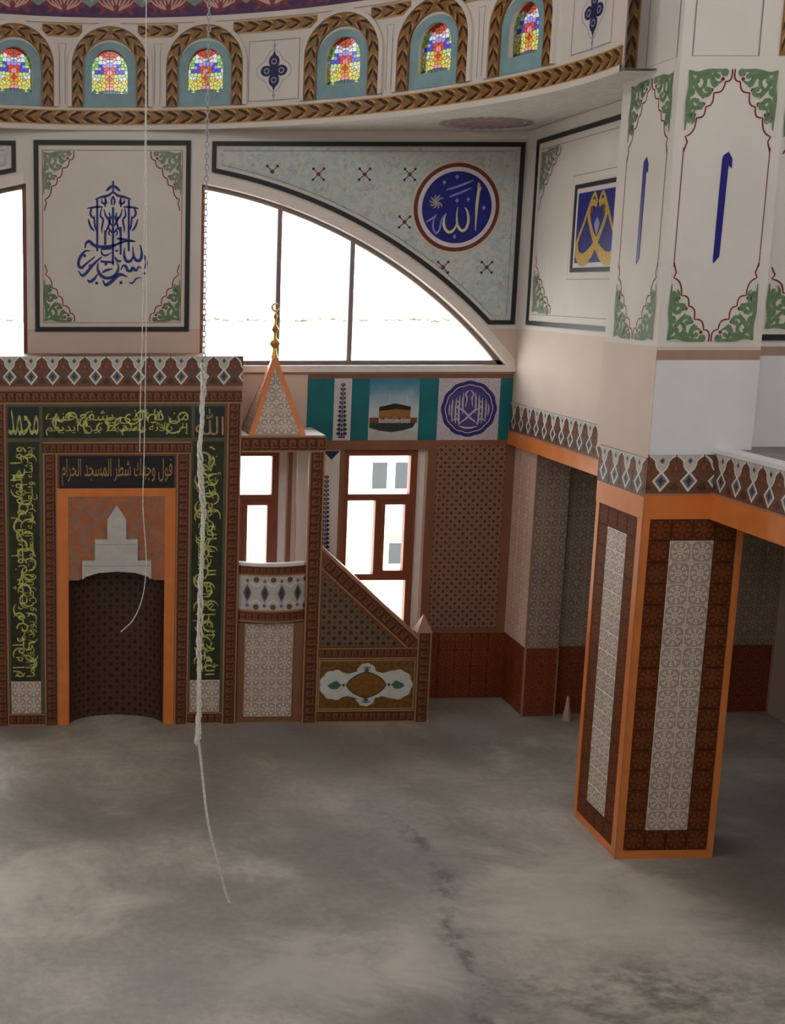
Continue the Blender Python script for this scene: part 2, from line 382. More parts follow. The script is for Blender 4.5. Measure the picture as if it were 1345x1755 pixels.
class MB:
    def __init__(s, F=None):
        s.v = []; s.f = []; s.m = []; s.uv = []; s.F = F or (lambda u, v, w: (u, v, w)); s.sm = False
    def face(s, pts, m=0, uvs=None):
        i = len(s.v); s.v += [tuple(p) for p in pts]; s.f.append(tuple(range(i, i + len(pts)))); s.m.append(m)
        s.uv.append(uvs or [(0, 0)] * len(pts))
    def pl(s, pts, w=0.0, m=0):                                 # flat polygon
        s.face([s.F(u, v, w) for u, v in pts], m, [(u, v) for u, v in pts])
    def ex(s, pts, w0, w1, m=0, ms=None, back=False):           # extruded polygon, w1 = front
        s.pl(pts, w1, m)
        if back: s.pl(pts[::-1], w0, m)
        n = len(pts)
        for i in range(n):
            a, b = pts[i], pts[(i + 1) % n]
            s.face([s.F(*a, w1), s.F(*a, w0), s.F(*b, w0), s.F(*b, w1)], m if ms is None else ms, [a, a, b, b])
    def bx(s, u0, u1, v0, v1, w0, w1, m=0, back=False):
        s.ex([(u0, v0), (u1, v0), (u1, v1), (u0, v1)], w0, w1, m, back=back)
    def rib(s, pts, wd, w=0.0, m=0, closed=False):              # flat ribbon along a polyline
        n = len(pts)
        if n < 2: return
        ws = wd if isinstance(wd, (list, tuple)) else [wd] * n
        L = []; R = []
        for i in range(n):
            a = pts[(i - 1) % n] if (closed or i > 0) else pts[i]
            b = pts[(i + 1) % n] if (closed or i < n - 1) else pts[i]
            dx, dy = b[0] - a[0], b[1] - a[1]; l = math.hypot(dx, dy) or 1e-9
            h = ws[i] / 2; nx, ny = -dy / l * h, dx / l * h
            L.append((pts[i][0] + nx, pts[i][1] + ny)); R.append((pts[i][0] - nx, pts[i][1] - ny))
        for i in range(n if closed else n - 1):
            j = (i + 1) % n
            s.pl([L[i], R[i], R[j], L[j]], w, m)
    def disc(s, c, r, w=0.0, m=0, n=16, ry=None):
        ry = ry or r
        s.pl([(c[0] + r * math.cos(2 * PI * i / n), c[1] + ry * math.sin(2 * PI * i / n)) for i in range(n)], w, m)
    def dsk(s, c, r, w0, w1, m=0, n=48):
        s.ex([(c[0] + r * math.cos(2 * PI * i / n), c[1] + r * math.sin(2 * PI * i / n)) for i in range(n)], w0, w1, m)
    def rect(s, u0, u1, v0, v1, t, w0, w1, m=0):                # rectangular frame of width t (inside the rectangle)
        s.bx(u0, u1, v1 - t, v1, w0, w1, m); s.bx(u0, u1, v0, v0 + t, w0, w1, m)
        s.bx(u0, u0 + t, v0 + t, v1 - t, w0, w1, m); s.bx(u1 - t, u1, v0 + t, v1 - t, w0, w1, m)
    def plate(s, outline, holes, w0, w1, m=0):                  # plate with holes, with reveals
        loops = [outline] + holes
        flat = [p for l in loops for p in l]
        tris = tessellate_polygon([[Vector((p[0], p[1], 0)) for p in l] for l in loops])
        for t in tris:
            s.pl([flat[i] for i in t], w1, m); s.pl([flat[i] for i in t], w0, m)
        for l in loops:
            for i in range(len(l)):
                a, b = l[i], l[(i + 1) % len(l)]
                s.face([s.F(*a, w1), s.F(*a, w0), s.F(*b, w0), s.F(*b, w1)], m, [a, a, b, b])
    def box3(s, x0, x1, y0, y1, z0, z1, m=0):
        p = [(x0, y0, z0), (x1, y0, z0), (x1, y1, z0), (x0, y1, z0), (x0, y0, z1), (x1, y0, z1), (x1, y1, z1), (x0, y1, z1)]
        for q, ax in (((0, 1, 5, 4), (0, 2)), ((2, 3, 7, 6), (0, 2)), ((3, 0, 4, 7), (1, 2)), ((1, 2, 6, 5), (1, 2)), ((4, 5, 6, 7), (0, 1)), ((3, 2, 1, 0), (0, 1))):
            s.face([p[i] for i in q], m, [(p[i][ax[0]], p[i][ax[1]]) for i in q])
    def tube(s, pts, rad, n=8, m=0):
        rs = rad if isinstance(rad, (list, tuple)) else [rad] * len(pts)
        P = [Vector(p) for p in pts]; rings = []
        for i, p in enumerate(P):
            d = (P[min(i + 1, len(P) - 1)] - P[max(i - 1, 0)]).normalized()
            a = Vector((1, 0, 0)) if abs(d.x) < 0.8 else Vector((0, 1, 0))
            x = d.cross(a).normalized(); y = d.cross(x)
            rings.append([tuple(p + (x * math.cos(2 * PI * k / n) + y * math.sin(2 * PI * k / n)) * rs[i]) for k in range(n)])
        for i in range(len(P) - 1):
            for k in range(n):
                j = (k + 1) % n
                s.face([rings[i][k], rings[i][j], rings[i + 1][j], rings[i + 1][k]], m)
        s.face(rings[0][::-1], m); s.face(rings[-1], m)
    def lathe(s, prof, c, n=16, m=0):
        for i in range(len(prof) - 1):
            (r0, z0), (r1, z1) = prof[i], prof[i + 1]
            for k in range(n):
                a0, a1 = 2 * PI * k / n, 2 * PI * (k + 1) / n
                s.face([(c[0] + r0 * math.cos(a0), c[1] + r0 * math.sin(a0), c[2] + z0), (c[0] + r0 * math.cos(a1), c[1] + r0 * math.sin(a1), c[2] + z0),
                        (c[0] + r1 * math.cos(a1), c[1] + r1 * math.sin(a1), c[2] + z1), (c[0] + r1 * math.cos(a0), c[1] + r1 * math.sin(a0), c[2] + z1)], m)

WL = {}
def mesh_of(name, mb, mats, off=(0, 0, 0)):
    me = bpy.data.meshes.new(name)
    ox, oy, oz = off
    me.from_pydata([(x - ox, y - oy, z - oz) for x, y, z in mb.v], [], mb.f)
    for m in mats: me.materials.append(MATS[m])
    me.polygons.foreach_set('material_index', mb.m)
    uvl = me.uv_layers.new(name='UVMap')
    flat = [c for f in mb.uv for p in f for c in p]
    uvl.data.foreach_set('uv', flat)
    if mb.sm: me.polygons.foreach_set('use_smooth', [True] * len(mb.f))
    me.update()
    return me

def tags(o, label=None, cat=None, group=None, kind=None, category=None):
    cat = cat or category
    if label: o['label'] = label
    if cat: o['category'] = cat
    if group: o['group'] = group
    if kind: o['kind'] = kind
    return o

def link(o, loc, parent):
    COL.objects.link(o)
    if parent is not None:
        o.parent = parent; p = WL[parent.name]
        o.location = (loc[0] - p[0], loc[1] - p[1], loc[2] - p[2])
    else: o.location = loc
    WL[o.name] = tuple(loc)
    return o

def obj(name, mb, mats, parent=None, loc=None, **kw):
    if isinstance(mats, str): mats = [mats]
    if loc is None:
        xs, ys, zs = zip(*mb.v)
        loc = ((min(xs) + max(xs)) / 2, (min(ys) + max(ys)) / 2, min(zs))
    o = bpy.data.objects.new(name, mesh_of(name, mb, mats, loc))
    link(o, loc, parent)
    return tags(o, **kw)

def thing(name, loc, label, cat, group=None):
    o = bpy.data.objects.new(name, None); o.empty_display_size = 0.2
    link(o, loc, None)
    return tags(o, label, cat, group)

def inst(name, me, loc, parent, rz=0.0, **kw):
    o = bpy.data.objects.new(name, me); link(o, loc, parent); o.rotation_euler = (0, 0, rz)
    return tags(o, **kw)

# ------------------------------------------------------------------ small 2-D helpers
def clip(poly, region):
    """clip polygon by convex region (both counter-clockwise)"""
    out = poly
    for i in range(len(region)):
        a, b = region[i], region[(i + 1) % len(region)]
        inp, out = out, []
        if not inp: break
        side = lambda p: (b[0] - a[0]) * (p[1] - a[1]) - (b[1] - a[1]) * (p[0] - a[0])
        for k in range(len(inp)):
            p, q = inp[k - 1], inp[k]; sp, sq = side(p), side(q)
            if (sp >= 0) != (sq >= 0):
                t = sp / (sp - sq); out.append((p[0] + (q[0] - p[0]) * t, p[1] + (q[1] - p[1]) * t))
            if sq >= 0: out.append(q)
    return out

def smooth(pts, n=6, closed=False):
    """Catmull-Rom through points"""
    P = [Vector(p) for p in pts]; out = []; N = len(P)
    for i in range(N if closed else N - 1):
        g = lambda k: P[k % N] if closed else P[max(0, min(N - 1, k))]
        p0, p1, p2, p3 = g(i - 1), g(i), g(i + 1), g(i + 2)
        for k in range(n):
            t = k / n
            q = 0.5 * ((2 * p1) + (p2 - p0) * t + (2 * p0 - 5 * p1 + 4 * p2 - p3) * t * t + (3 * p1 - p0 - 3 * p2 + p3) * t ** 3)
            out.append(tuple(q))
    if not closed: out.append(tuple(P[-1]))
    return out

def taper(n, wmax, a=0.35, b=0.25):
    return [wmax * min(1.0, a + (1 - a) * i / (0.25 * n), b + (1 - b) * (n - 1 - i) / (0.3 * n)) for i in range(n)]

def stroke(mb, pts, wd, w, m=0, tap=True):
    p = smooth(pts, 6) if len(pts) > 2 else pts
    mb.rib(p, taper(len(p), wd) if tap and len(p) > 3 else wd, w, m)

# --- Arabic letters (joined forms)
_AR = {'ء': (0xFE80, 1), 'آ': (0xFE81, 2), 'أ': (0xFE83, 2), 'ؤ': (0xFE85, 2), 'إ': (0xFE87, 2), 'ئ': (0xFE89, 4), 'ا': (0xFE8D, 2), 'ب': (0xFE8F, 4), 'ة': (0xFE93, 2),
       'ت': (0xFE95, 4), 'ث': (0xFE99, 4), 'ج': (0xFE9D, 4), 'ح': (0xFEA1, 4), 'خ': (0xFEA5, 4), 'د': (0xFEA9, 2), 'ذ': (0xFEAB, 2), 'ر': (0xFEAD, 2), 'ز': (0xFEAF, 2),
       'س': (0xFEB1, 4), 'ش': (0xFEB5, 4), 'ص': (0xFEB9, 4), 'ض': (0xFEBD, 4), 'ط': (0xFEC1, 4), 'ظ': (0xFEC5, 4), 'ع': (0xFEC9, 4), 'غ': (0xFECD, 4), 'ف': (0xFED1, 4),
       'ق': (0xFED5, 4), 'ك': (0xFED9, 4), 'ل': (0xFEDD, 4), 'م': (0xFEE1, 4), 'ن': (0xFEE5, 4), 'ه': (0xFEE9, 4), 'و': (0xFEED, 2), 'ى': (0xFEEF, 2), 'ي': (0xFEF1, 4)}
def shape_ar(t):
    out = []; i = 0
    t = t.replace('الله', '\u0001')
    while i < len(t):
        c = t[i]
        if c == '\u0001': out.append('\uFDF2'); i += 1; continue
        if c not in _AR: out.append(c); i += 1; continue
        prev = i > 0 and t[i - 1] in _AR and _AR[t[i - 1]][1] == 4
        if c == 'ل' and i + 1 < len(t) and t[i + 1] == 'ا':
            out.append(chr(0xFEFC if prev else 0xFEFB)); i += 2; continue
        nxt = i + 1 < len(t) and t[i + 1] in _AR and _AR[t[i + 1]][1] >= 2 and _AR[c][1] == 4
        base = _AR[c][0]
        k = (3 if nxt else 1) if prev and _AR[c][1] >= 2 else (2 if nxt else 0)
        out.append(chr(base + k)); i += 1
    return ''.join(reversed(out))

def text_polys(body):
    """triangulated glyph outlines of the shaped text, normalised to a unit box"""
    cu = bpy.data.curves.new('lettering', 'FONT'); cu.body = shape_ar(body); cu.resolution_u = 2
    o = bpy.data.objects.new('lettering', cu); COL.objects.link(o)
    dg = bpy.context.evaluated_depsgraph_get()
    me = bpy.data.meshes.new_from_object(o.evaluated_get(dg))
    vs = [(v.co.x, v.co.y) for v in me.vertices]; fs = [tuple(p.vertices) for p in me.polygons]
    bpy.data.objects.remove(o); bpy.data.curves.remove(cu); bpy.data.meshes.remove(me)
    x0 = min(v[0] for v in vs); x1 = max(v[0] for v in vs); y0 = min(v[1] for v in vs); y1 = max(v[1] for v in vs)
    return [((x - x0) / (x1 - x0), (y - y0) / (y1 - y0)) for x, y in vs], fs

def text_into(mb, body, box, w, m, rot=0):
    """fit text in box (u0,u1,v0,v1); rot=+1: turned so that letter tops point left, -1: tops point right"""
    vs, fs = text_polys(body); u0, u1, v0, v1 = box; T = []
    for x, y in vs:
        if rot == 0: T.append((u0 + (u1 - u0) * x, v0 + (v1 - v0) * y))
        elif rot > 0: T.append((u1 - (u1 - u0) * y, v0 + (v1 - v0) * x))
        else: T.append((u0 + (u1 - u0) * y, v1 - (v1 - v0) * x))
    for f in fs: mb.pl([T[i] for i in f], w, m)

# ------------------------------------------------------------------ repeated ornament
def key_strip(name, F, a, b, width, parent, w0=0.0, w1=0.012):
    """meander (key) border from a to b; the strip lies to the left of the direction"""
    L = math.hypot(b[0] - a[0], b[1] - a[1]); dx, dy = (b[0] - a[0]) / L, (b[1] - a[1]) / L
    q = lambda s, t: (a[0] + dx * s - dy * t, a[1] + dy * s + dx * t)
    mb = MB(F)
    mb.ex([q(0, 0), q(L, 0), q(L, width), q(0, width)], w0, w1, 0)
    e = 0.09 * width
    for t in (e * 0.6, width - e * 0.6): mb.rib([q(0, t), q(L, t)], e * 0.9, w1 + 0.001, 2)
    h = width * 0.62; n = max(1, int(round(L / (h * 0.92)))); c = L / n; t0 = (width - h) / 2
    path = [(0.02, 0.0), (0.02, 1.0), (0.86, 1.0), (0.86, 0.3), (0.46, 0.3), (0.46, 0.62)]
    for i in range(n):
        mb.rib([q((i + px) * c, t0 + py * h) for px, py in path], h * 0.16, w1 + 0.001, 1)
        mb.rib([q((i + 0.2) * c, t0), q((i + 1.02) * c, t0)], h * 0.14, w1 + 0.001, 1)
    return obj(name, mb, ['key_brown', 'key_dark', 'key_tan'], parent)

def leaf_run(mb, path, width, w, flip=False, period=0.165, dark=1, light=2):
    """plaited leaf border along path(s)->(u,v), s in metres, path given as polyline"""
    S_ = [0.0]
    for i in range(1, len(path)): S_.append(S_[-1] + math.hypot(path[i][0] - path[i - 1][0], path[i][1] - path[i - 1][1]))
    L = S_[-1]
    def at(s, t):
        s = max(0.0, min(L, s)); i = 1
        while i < len(S_) - 1 and S_[i] < s: i += 1
        k = (s - S_[i - 1]) / max(1e-9, S_[i] - S_[i - 1]); a, b = path[i - 1], path[i]
        dx, dy = b[0] - a[0], b[1] - a[1]; l = math.hypot(dx, dy) or 1e-9
        return (a[0] + dx * k - dy / l * t, a[1] + dy * k + dx / l * t)
    n = max(1, int(round(L / period))); c = L / n; h = width / 2
    for i in range(n):
        for pts, wd, m in (([(0.05, 0.8), (0.35, 0.62), (0.62, 0.3), (0.8, -0.02)], 0.50, dark), ([(-0.05, -0.8), (0.28, -0.66), (0.5, -0.42), (0.66, -0.1)], 0.46, dark),
                           ([(0.38, 0.82), (0.66, 0.66), (0.92, 0.36)], 0.30, light), ([(0.30, -0.84), (0.6, -0.66), (0.84, -0.34)], 0.28, light)):
            P = []
            for px, py in pts:
                s = (i + px) * c if not flip else L - (i + px) * c
                P.append(at(s, py * h))
            mb.rib(P, [wd * h * k for k in ([0.35, 1.0, 1.0, 0.3] if len(P) == 4 else [0.3, 1.0, 0.3])], w, m)

def arch_path(c, hw, z0, zs, rise, n=14):
    """left foot -> crown -> right foot; centre c, half-width hw, straight from z0 to zs, then elliptic rise"""
    p = [(c - hw, z0), (c - hw, (z0 + zs) / 2)]
    p += [(c - hw * math.cos(PI * i / n), zs + rise * math.sin(PI * i / n)) for i in range(n + 1)]
    p += [(c + hw, (z0 + zs) / 2), (c + hw, z0)]
    return p

def corner(mb, u, v, sx, sy, W, H, w, red=0, green=1, lw=0.011, dots=True):
    """corner ornament: corner at (u,v); sx,sy = direction into the panel; W across, H along the side"""
    P = lambda a, b: (u + sx * a * W, v + sy * b * H)
    nodes = [(1.0, 0.0), (0.86, 0.16), (0.62, 0.30), (0.46, 0.48), (0.27, 0.62), (0.05, 0.86)]
    line = []
    for i in range(len(nodes) - 1):
        (a0, b0), (a1, b1) = nodes[i], nodes[i + 1]
        for k in range(6):
            t = k / 6; bul = 0.055 * math.sin(PI * t)
            line.append(P(a0 + (a1 - a0) * t + bul, b0 + (b1 - b0) * t + bul * 0.8))
    line += [P(0.05, 0.86), P(0.1, 0.93), P(0.06, 1.0), P(0.03, 1.06)]
    mb.rib(line, lw, w, red)
    if dots:
        for a, b in nodes[1:-1]: mb.disc(P(a - 0.06, b - 0.035), lw * 1.25, w + 0.0005, red, 8)
    for ca, cb, r, t0, turn in ((0.66, 0.10, 0.15, 0.5, 1), (0.26, 0.15, 0.20, 2.0, -1), (0.22, 0.42, 0.17, 0.2, 1), (0.46, 0.27, 0.14, 3.4, -1), (0.11, 0.64, 0.11, 1.2, -1), (0.85, 0.05, 0.08, 2.2, 1),
                                (0.08, 0.30, 0.09, 4.0, 1), (0.44, 0.08, 0.09, 5.0, -1), (0.34, 0.46, 0.08, 1.0, 1), (0.06, 0.50, 0.07, 2.5, -1)):
        sp = []
        for k in range(15):
            t = k / 14; rr = r * (1 - 0.8 * t); an = t0 + turn * t * 5.2
            sp.append(P(max(0.0, ca + rr * math.cos(an)), max(0.0, cb + rr * math.sin(an) * W / H)))
        w += 0.00025
        mb.rib(sp, taper(15, lw * 2.6, 0.3, 0.5), w + 0.0003, green)
        mb.disc(sp[-1], lw * 1.7, w + 0.0004, green, 7)
    for pts in ([(0.02, 0.02), (0.2, 0.06), (0.42, 0.03), (0.6, 0.02), (0.9, 0.01)], [(0.02, 0.02), (0.07, 0.2), (0.03, 0.4), (0.02, 0.78)], [(0.05, 0.05), (0.2, 0.22), (0.40, 0.38)], [(0.05, 0.5), (0.15, 0.6), (0.2, 0.52)], [(0.5, 0.05), (0.6, 0.2), (0.7, 0.18)]):
        w += 0.00025; q = smooth([P(*p) for p in pts], 4); mb.rib(q, taper(len(q), lw * 2.6), w + 0.0006, green)

def tile_mesh(name, wd, ht, matname, th=0.012, ch=0.004):
    mb = MB(lambda u, v, w: (u, -w, v))
    a, b = wd / 2, ht / 2
    i0, i1 = a - ch, b - ch
    mb.face([(-i0, -th, -i1), (i0, -th, -i1), (i0, -th, i1), (-i0, -th, i1)], 0, [(0.02, 0.02), (0.98, 0.02), (0.98, 0.98), (0.02, 0.98)])
    O_ = [(-a, -b), (a, -b), (a, b), (-a, b)]; I_ = [(-i0, -i1), (i0, -i1), (i0, i1), (-i0, i1)]
    for k in range(4):
        j = (k + 1) % 4
        mb.face([(O_[k][0], -th + ch, O_[k][1]), (O_[j][0], -th + ch, O_[j][1]), (I_[j][0], -th, I_[j][1]), (I_[k][0], -th, I_[k][1])], 0, [(0, 0)] * 4)
        mb.face([(O_[k][0], 0, O_[k][1]), (O_[j][0], 0, O_[j][1]), (O_[j][0], -th + ch, O_[j][1]), (O_[k][0], -th + ch, O_[k][1])], 0, [(0, 0)] * 4)
    return mesh_of(name, mb, [matname])

def grid_tiles(parent, me_fn, F, rz, u0, u1, v0, v1, nu, nv, gap=0.003, name='tile', w=0.0):
    """separate tiles sharing mesh data; me_fn(i,j) -> mesh for that cell (None = skip)"""
    du, dv = (u1 - u0) / nu, (v1 - v0) / nv
    for j in range(nv):
        for i in range(nu):
            me = me_fn(i, j)
            if me: inst(name, me, F(u0 + (i + 0.5) * du, v0 + (j + 0.5) * dv, w), parent, rz)
RZX = -PI / 2      # turns a tile built facing -Y so that it faces -X

CW, CH = 0.245, 0.34
def crown_mesh(name, u0=-CW / 2, u1=CW / 2):   # a strip u0..u1 of the full tile
    mb = MB(lambda u, v, w: (u, -w, v))
    reg = [(u0, 0), (u1, 0), (u1, CH), (u0, CH)]
    def add(p, w, m):
        q = clip(p, reg)
        if len(q) > 2: mb.pl(q, w, m)
    mb.bx(u0, u1, 0, CH, 0, 0.014, 0)
    h = CW / 2
    mb.pl([p for p in [(-.118, CH), (-.088, .322), (-.062, .305), (-.046, .278), (-.044, .25), (-.034, .222), (-.012, .195), (.012, .195), (.034, .222), (.044, .25), (.046, .278), (.062, .305), (.088, .322), (.118, CH)] if u0 <= p[0] <= u1], 0.0145, 2)
    add([(-.078, .11), (0, .012), (.078, .11), (0, .20)], 0.0150, 3)
    add([(-.055, .11), (0, .042), (.055, .11), (0, .175)], 0.0154, 4)
    add([(-.02, .11), (0, .065), (.02, .11), (0, .155)], 0.0157, 5)
    add([(-.034, .11), (0, .096), (.034, .11), (0, .124)], 0.0158, 5)
    for s in (-1, 1):
        L = [(s * 0.008, .186), (s * .042, .222), (s * .054, .255), (s * .056, .285), (s * .082, .312), (s * .116, .334)]
        for k in range(5):
            (a, b), (c, d) = L[k], L[k + 1]; l = math.hypot(c - a, d - b); nx, ny = -(d - b) / l * .0065, (c - a) / l * .0065
            q = [(a - nx, b - ny), (c - nx, d - ny), (c + nx, d + ny), (a + nx, b + ny)]
            add(q, 0.0150, 3)
        cxx = s * h
        add([(cxx - .035, .225), (cxx, .18), (cxx + .035, .225), (cxx, .275)], 0.0148, 1)
        add([(cxx - .05, .05), (cxx, .02), (cxx + .05, .05), (cxx, .10)], 0.0148, 5)
        add([(cxx - .012, .29), (cxx, .27), (cxx + .012, .29), (cxx, .34)], 0.0156, 5)
        for a_, b_ in ((.05, .235), (.038, .275), (.03, .195)):
            for e_ in (-1, 1): add([(cxx + e_ * a_ - .009, b_), (cxx + e_ * a_, b_ - .014), (cxx + e_ * a_ + .009, b_), (cxx + e_ * a_, b_ + .014)], 0.0149, 5)
        add([(cxx - .014, .225), (cxx, .2), (cxx + .014, .225), (cxx, .25)], 0.0152, 6)
    add([(-.024, .287), (0, .258), (.024, .287), (0, .318)], 0.0152, 4)
    add([(-.012, .287), (0, .27), (.012, .287), (0, .305)], 0.0155, 5)
    return mesh_of(name, mb, ['crown_brown', 'crown_red', 'crown_pale', 'crown_white', 'crown_blue', 'crown_dark', 'crown_rose'])
CROWN = crown_mesh('crown_tile')
CROWN_HALF_L = crown_mesh('crown_tile_cut', 0.025, CW / 2)
CROWN_CORNER = crown_mesh('crown_tile_cut', -CW / 2, -0.0125)
CROWN_HALF_R = crown_mesh('crown_tile_cut', -CW / 2, -0.025)

YQ = 14.92        # qibla wall
# ================================================================== STRUCTURE
mb = MB(); mb.box3(-9.0, 10.2, -3.4, 15.22, -0.3, 0.0)
floor = obj('floor', mb, 'concrete', kind='structure')

# ---- qibla wall with arched and tall windows
ACX, ACZ, AR = 0.56, 0.195, 6.28
def arc(r, x0, x1, n=22):
    a0 = math.acos((x0 - ACX) / r); a1 = math.acos((x1 - ACX) / r)
    return [(ACX + r * math.cos(a0 + (a1 - a0) * i / n), ACZ + r * math.sin(a0 + (a1 - a0) * i / n)) for i in range(n + 1)]
SILL = 4.25
xr_end = ACX + math.sqrt(AR ** 2 - (SILL - ACZ) ** 2)
arch_r = [(1.60, SILL), (xr_end, SILL)] + arc(AR, xr_end, 1.60)[1:]
mirror = lambda p: [(2 * ACX - u, v) for u, v in p][::-1]
arch_l = mirror(arch_r)
WIN = [(3.41, 4.45, 0.88, 3.21), (1.68, 2.72, 0.88, 3.21)]
WIN += [(2 * ACX - b, 2 * ACX - a, c, d) for a, b, c, d in WIN]
holes = [arch_r, arch_l] + [[(a, c), (b, c), (b, d), (a, d)] for a, b, c, d in WIN]
mb = MB(FQ(YQ)); mb.plate([(-4.8, 0), (5.9, 0), (5.9, 7.0), (-4.8, 7.0)], holes, -0.3, 0.0)
wall_front = obj('wall_front', mb, 'wall_two_tone', kind='structure')

# side wall above the beam (right) and plain left wall
mb = MB(); mb.box3(5.46, 5.86, 11.2, YQ, 3.28, 7.0)
wall_right = obj('wall_right', mb, 'wall_two_tone', kind='structure')
mb = MB(); mb.box3(-4.75, -4.35, 11.2, YQ, 0.0, 7.0)
wall_left = obj('wall_left', mb, 'wall_two_tone', kind='structure')

# transverse wall behind the galleries, both sides
mb = MB(FQ(10.62)); mb.bx(5.80, 10.0, 3.82, 12.6, -0.5, 0.0, back=True)
wall_gallery = obj('wall_gallery', mb, 'white_paint', kind='structure')
mb = MB(FQ(10.62)); mb.bx(-8.9, -4.35, 0.0, 12.6, -0.5, 0.0, back=True)
wall_transverse = obj('wall_transverse', mb, 'white_paint', kind='structure')
# hall around and behind the viewer, with invented openings that let sky light in
def hall_wall(name, F, u0, u1, wins, t=0.3):
    mb = MB(F); mb.plate([(u0, 0), (u1, 0), (u1, 12.6), (u0, 12.6)], [[(a, c), (b, c), (b, d), (a, d)] for a, b, c, d in wins], -t, 0.0)
    return obj(name, mb, 'white_paint', kind='structure')
BW = [(-4.4, -2.6, 9.6, 12.0), (-0.5, 1.7, 9.0, 12.0), (3.6, 5.4, 9.6, 12.0)]   # invented unseen openings, placed and sized for the light
LW = [(0.4, 2.2, 9.6, 12.0), (4.0, 5.8, 9.6, 12.0), (7.4, 9.2, 9.6, 12.0), (7.2, 8.8, 5.0, 7.2)]
RW = [(0.4, 2.2, 9.6, 12.0), (5.6, 7.4, 9.6, 12.0)]
hall_wall('wall_back', lambda u, v, w: (u, -3.0 + w, v), -8.9, 10.0, BW)
hall_wall('wall_hall_left', lambda u, v, w: (-8.6 + w, u, v), -3.0, 10.62, LW)
hall_wall('wall_hall_right', lambda u, v, w: (9.8 - w, u, v), -3.0, 10.62, RW)
mb = MB(); mb.box3(-9.0, 10.2, -3.3, 11.2, 12.6, 12.8)
obj('ceiling', mb, 'white_paint', kind='structure')
for i, (a, b, c, d) in enumerate(BW): portal('sky_portal', ((a + b) / 2, -3.1, (c + d) / 2), (PI / 2, 0, PI), b - a, d - c)
for i, (a, b, c, d) in enumerate(LW): portal('sky_portal', (-8.7, (a + b) / 2, (c + d) / 2), (PI / 2, 0, -PI / 2), b - a, d - c)
for i, (a, b, c, d) in enumerate(RW): portal('sky_portal', (9.9, (a + b) / 2, (c + d) / 2), (PI / 2, 0, PI / 2), b - a, d - c)
for a, b, c, d in WIN: portal('sky_portal', ((a + b) / 2, YQ + 0.28, (c + d) / 2), (PI / 2, 0, 0), b - a, d - c)
portal('sky_portal', (3.5, YQ + 0.28, 5.33), (PI / 2, 0, 0), 3.8, 2.15)
portal('sky_portal', (2 * ACX - 3.5, YQ + 0.28, 5.33), (PI / 2, 0, 0), 3.8, 2.15)

# ---- flat soffit around the half-round drum
out = [(-4.8, YQ + 0.1), (5.9, YQ + 0.1), (5.9, 11.2), (5.3, 10.80)]
cur = [(DC[0] + DA * math.sin(math.radians(t)), DC[1] + DB * math.cos(math.radians(t))) for t in range(91, -92, -3)]
mb = MB(); poly = [(5.9, 10.80), (5.9, YQ + 0.1), (-4.8, YQ + 0.1), (-4.8, 10.80)] + [(min(max(x, -3.75), 4.8), y) for x, y in cur[::-1]]
for t in tessellate_polygon([[Vector((x, y, 0)) for x, y in poly]]):
    mb.face([(poly[i][0], poly[i][1], 7.0) for i in t]); mb.face([(poly[i][0], poly[i][1], 7.02) for i in t])
soffit = obj('ceiling_soffit', mb, 'soffit_print', kind='structure')
mb = MB(); mb.F = lambda u, v, w: (u, v, 7.0 - w)
el = lambda r: [(4.72 + r * 0.62 * math.cos(2 * PI * k / 28) * 0.9 + 0.12 * r * math.sin(2 * PI * k / 28), 14.22 + r * 0.52 * math.sin(2 * PI * k / 28)) for k in range(28)]
mb.pl(el(0.78), 0.003, 0)
for k in range(28):
    a = 2 * PI * k / 28; c = el(0.88)[k]; mb.disc(c, 0.05, 0.004, 0, 7)
    if k % 2: mb.disc(el(0.5)[k], 0.045, 0.005, 1, 7)
obj('soffit_medallion', mb, ['soffit_mauve', 'dome_pink'], soffit)
mb = MB(); mb.F = lambda u, v, w: (u, v, 7.0 - w)
lip = [(DC[0] + (DA + 0.09) * math.sin(math.radians(t)), DC[1] + (DB + 0.0) * math.cos(math.radians(t))) for t in range(8, 92, 2)]
mb.rib([(0.9, 14.905), (5.45, 14.905)], 0.012, 0.002, 0); mb.rib([(5.45, 14.905), (5.45, 11.2)], 0.012, 0.002, 0)
obj('soffit_line', mb, 'line_grey', soffit)

# ---- half-round drum wall with arched stained-glass windows
ARCH_C = [-30.6, -15.4, -0.3, 14.8, 36.9, 52.2, 68.2]
GHW, GZ0, GZS, GRISE = 0.205, 7.40, 7.66, 0.235      # glass opening: half width, sill, spring, rise
ghole = lambda c: [(c - GHW, GZ0), (c + GHW, GZ0)] + [(c + GHW * math.cos(PI * k / 12), GZS + GRISE * math.sin(PI * k / 12)) for k in range(13)]
mb = MB(FD)
def drum_quad(a, b, z0, z1):
    n = max(1, int((b - a) / 0.12))
    for k in range(n):
        u0, u1 = a + (b - a) * k / n, a + (b - a) * (k + 1) / n
        mb.pl([(u0, z0), (u1, z0), (u1, z1), (u0, z1)], 0.0); mb.pl([(u0, z0), (u1, z0), (u1, z1), (u0, z1)], -0.16 if u1 < deg(80) else -0.012)
edges = [deg(-91.0)]
for c in ARCH_C: edges += [deg(c) - GHW - 0.02, deg(c) + GHW + 0.02]
edges.append(deg(91.0))
for k in range(0, len(edges), 2): drum_quad(edges[k], edges[k + 1], 7.0, 8.23)
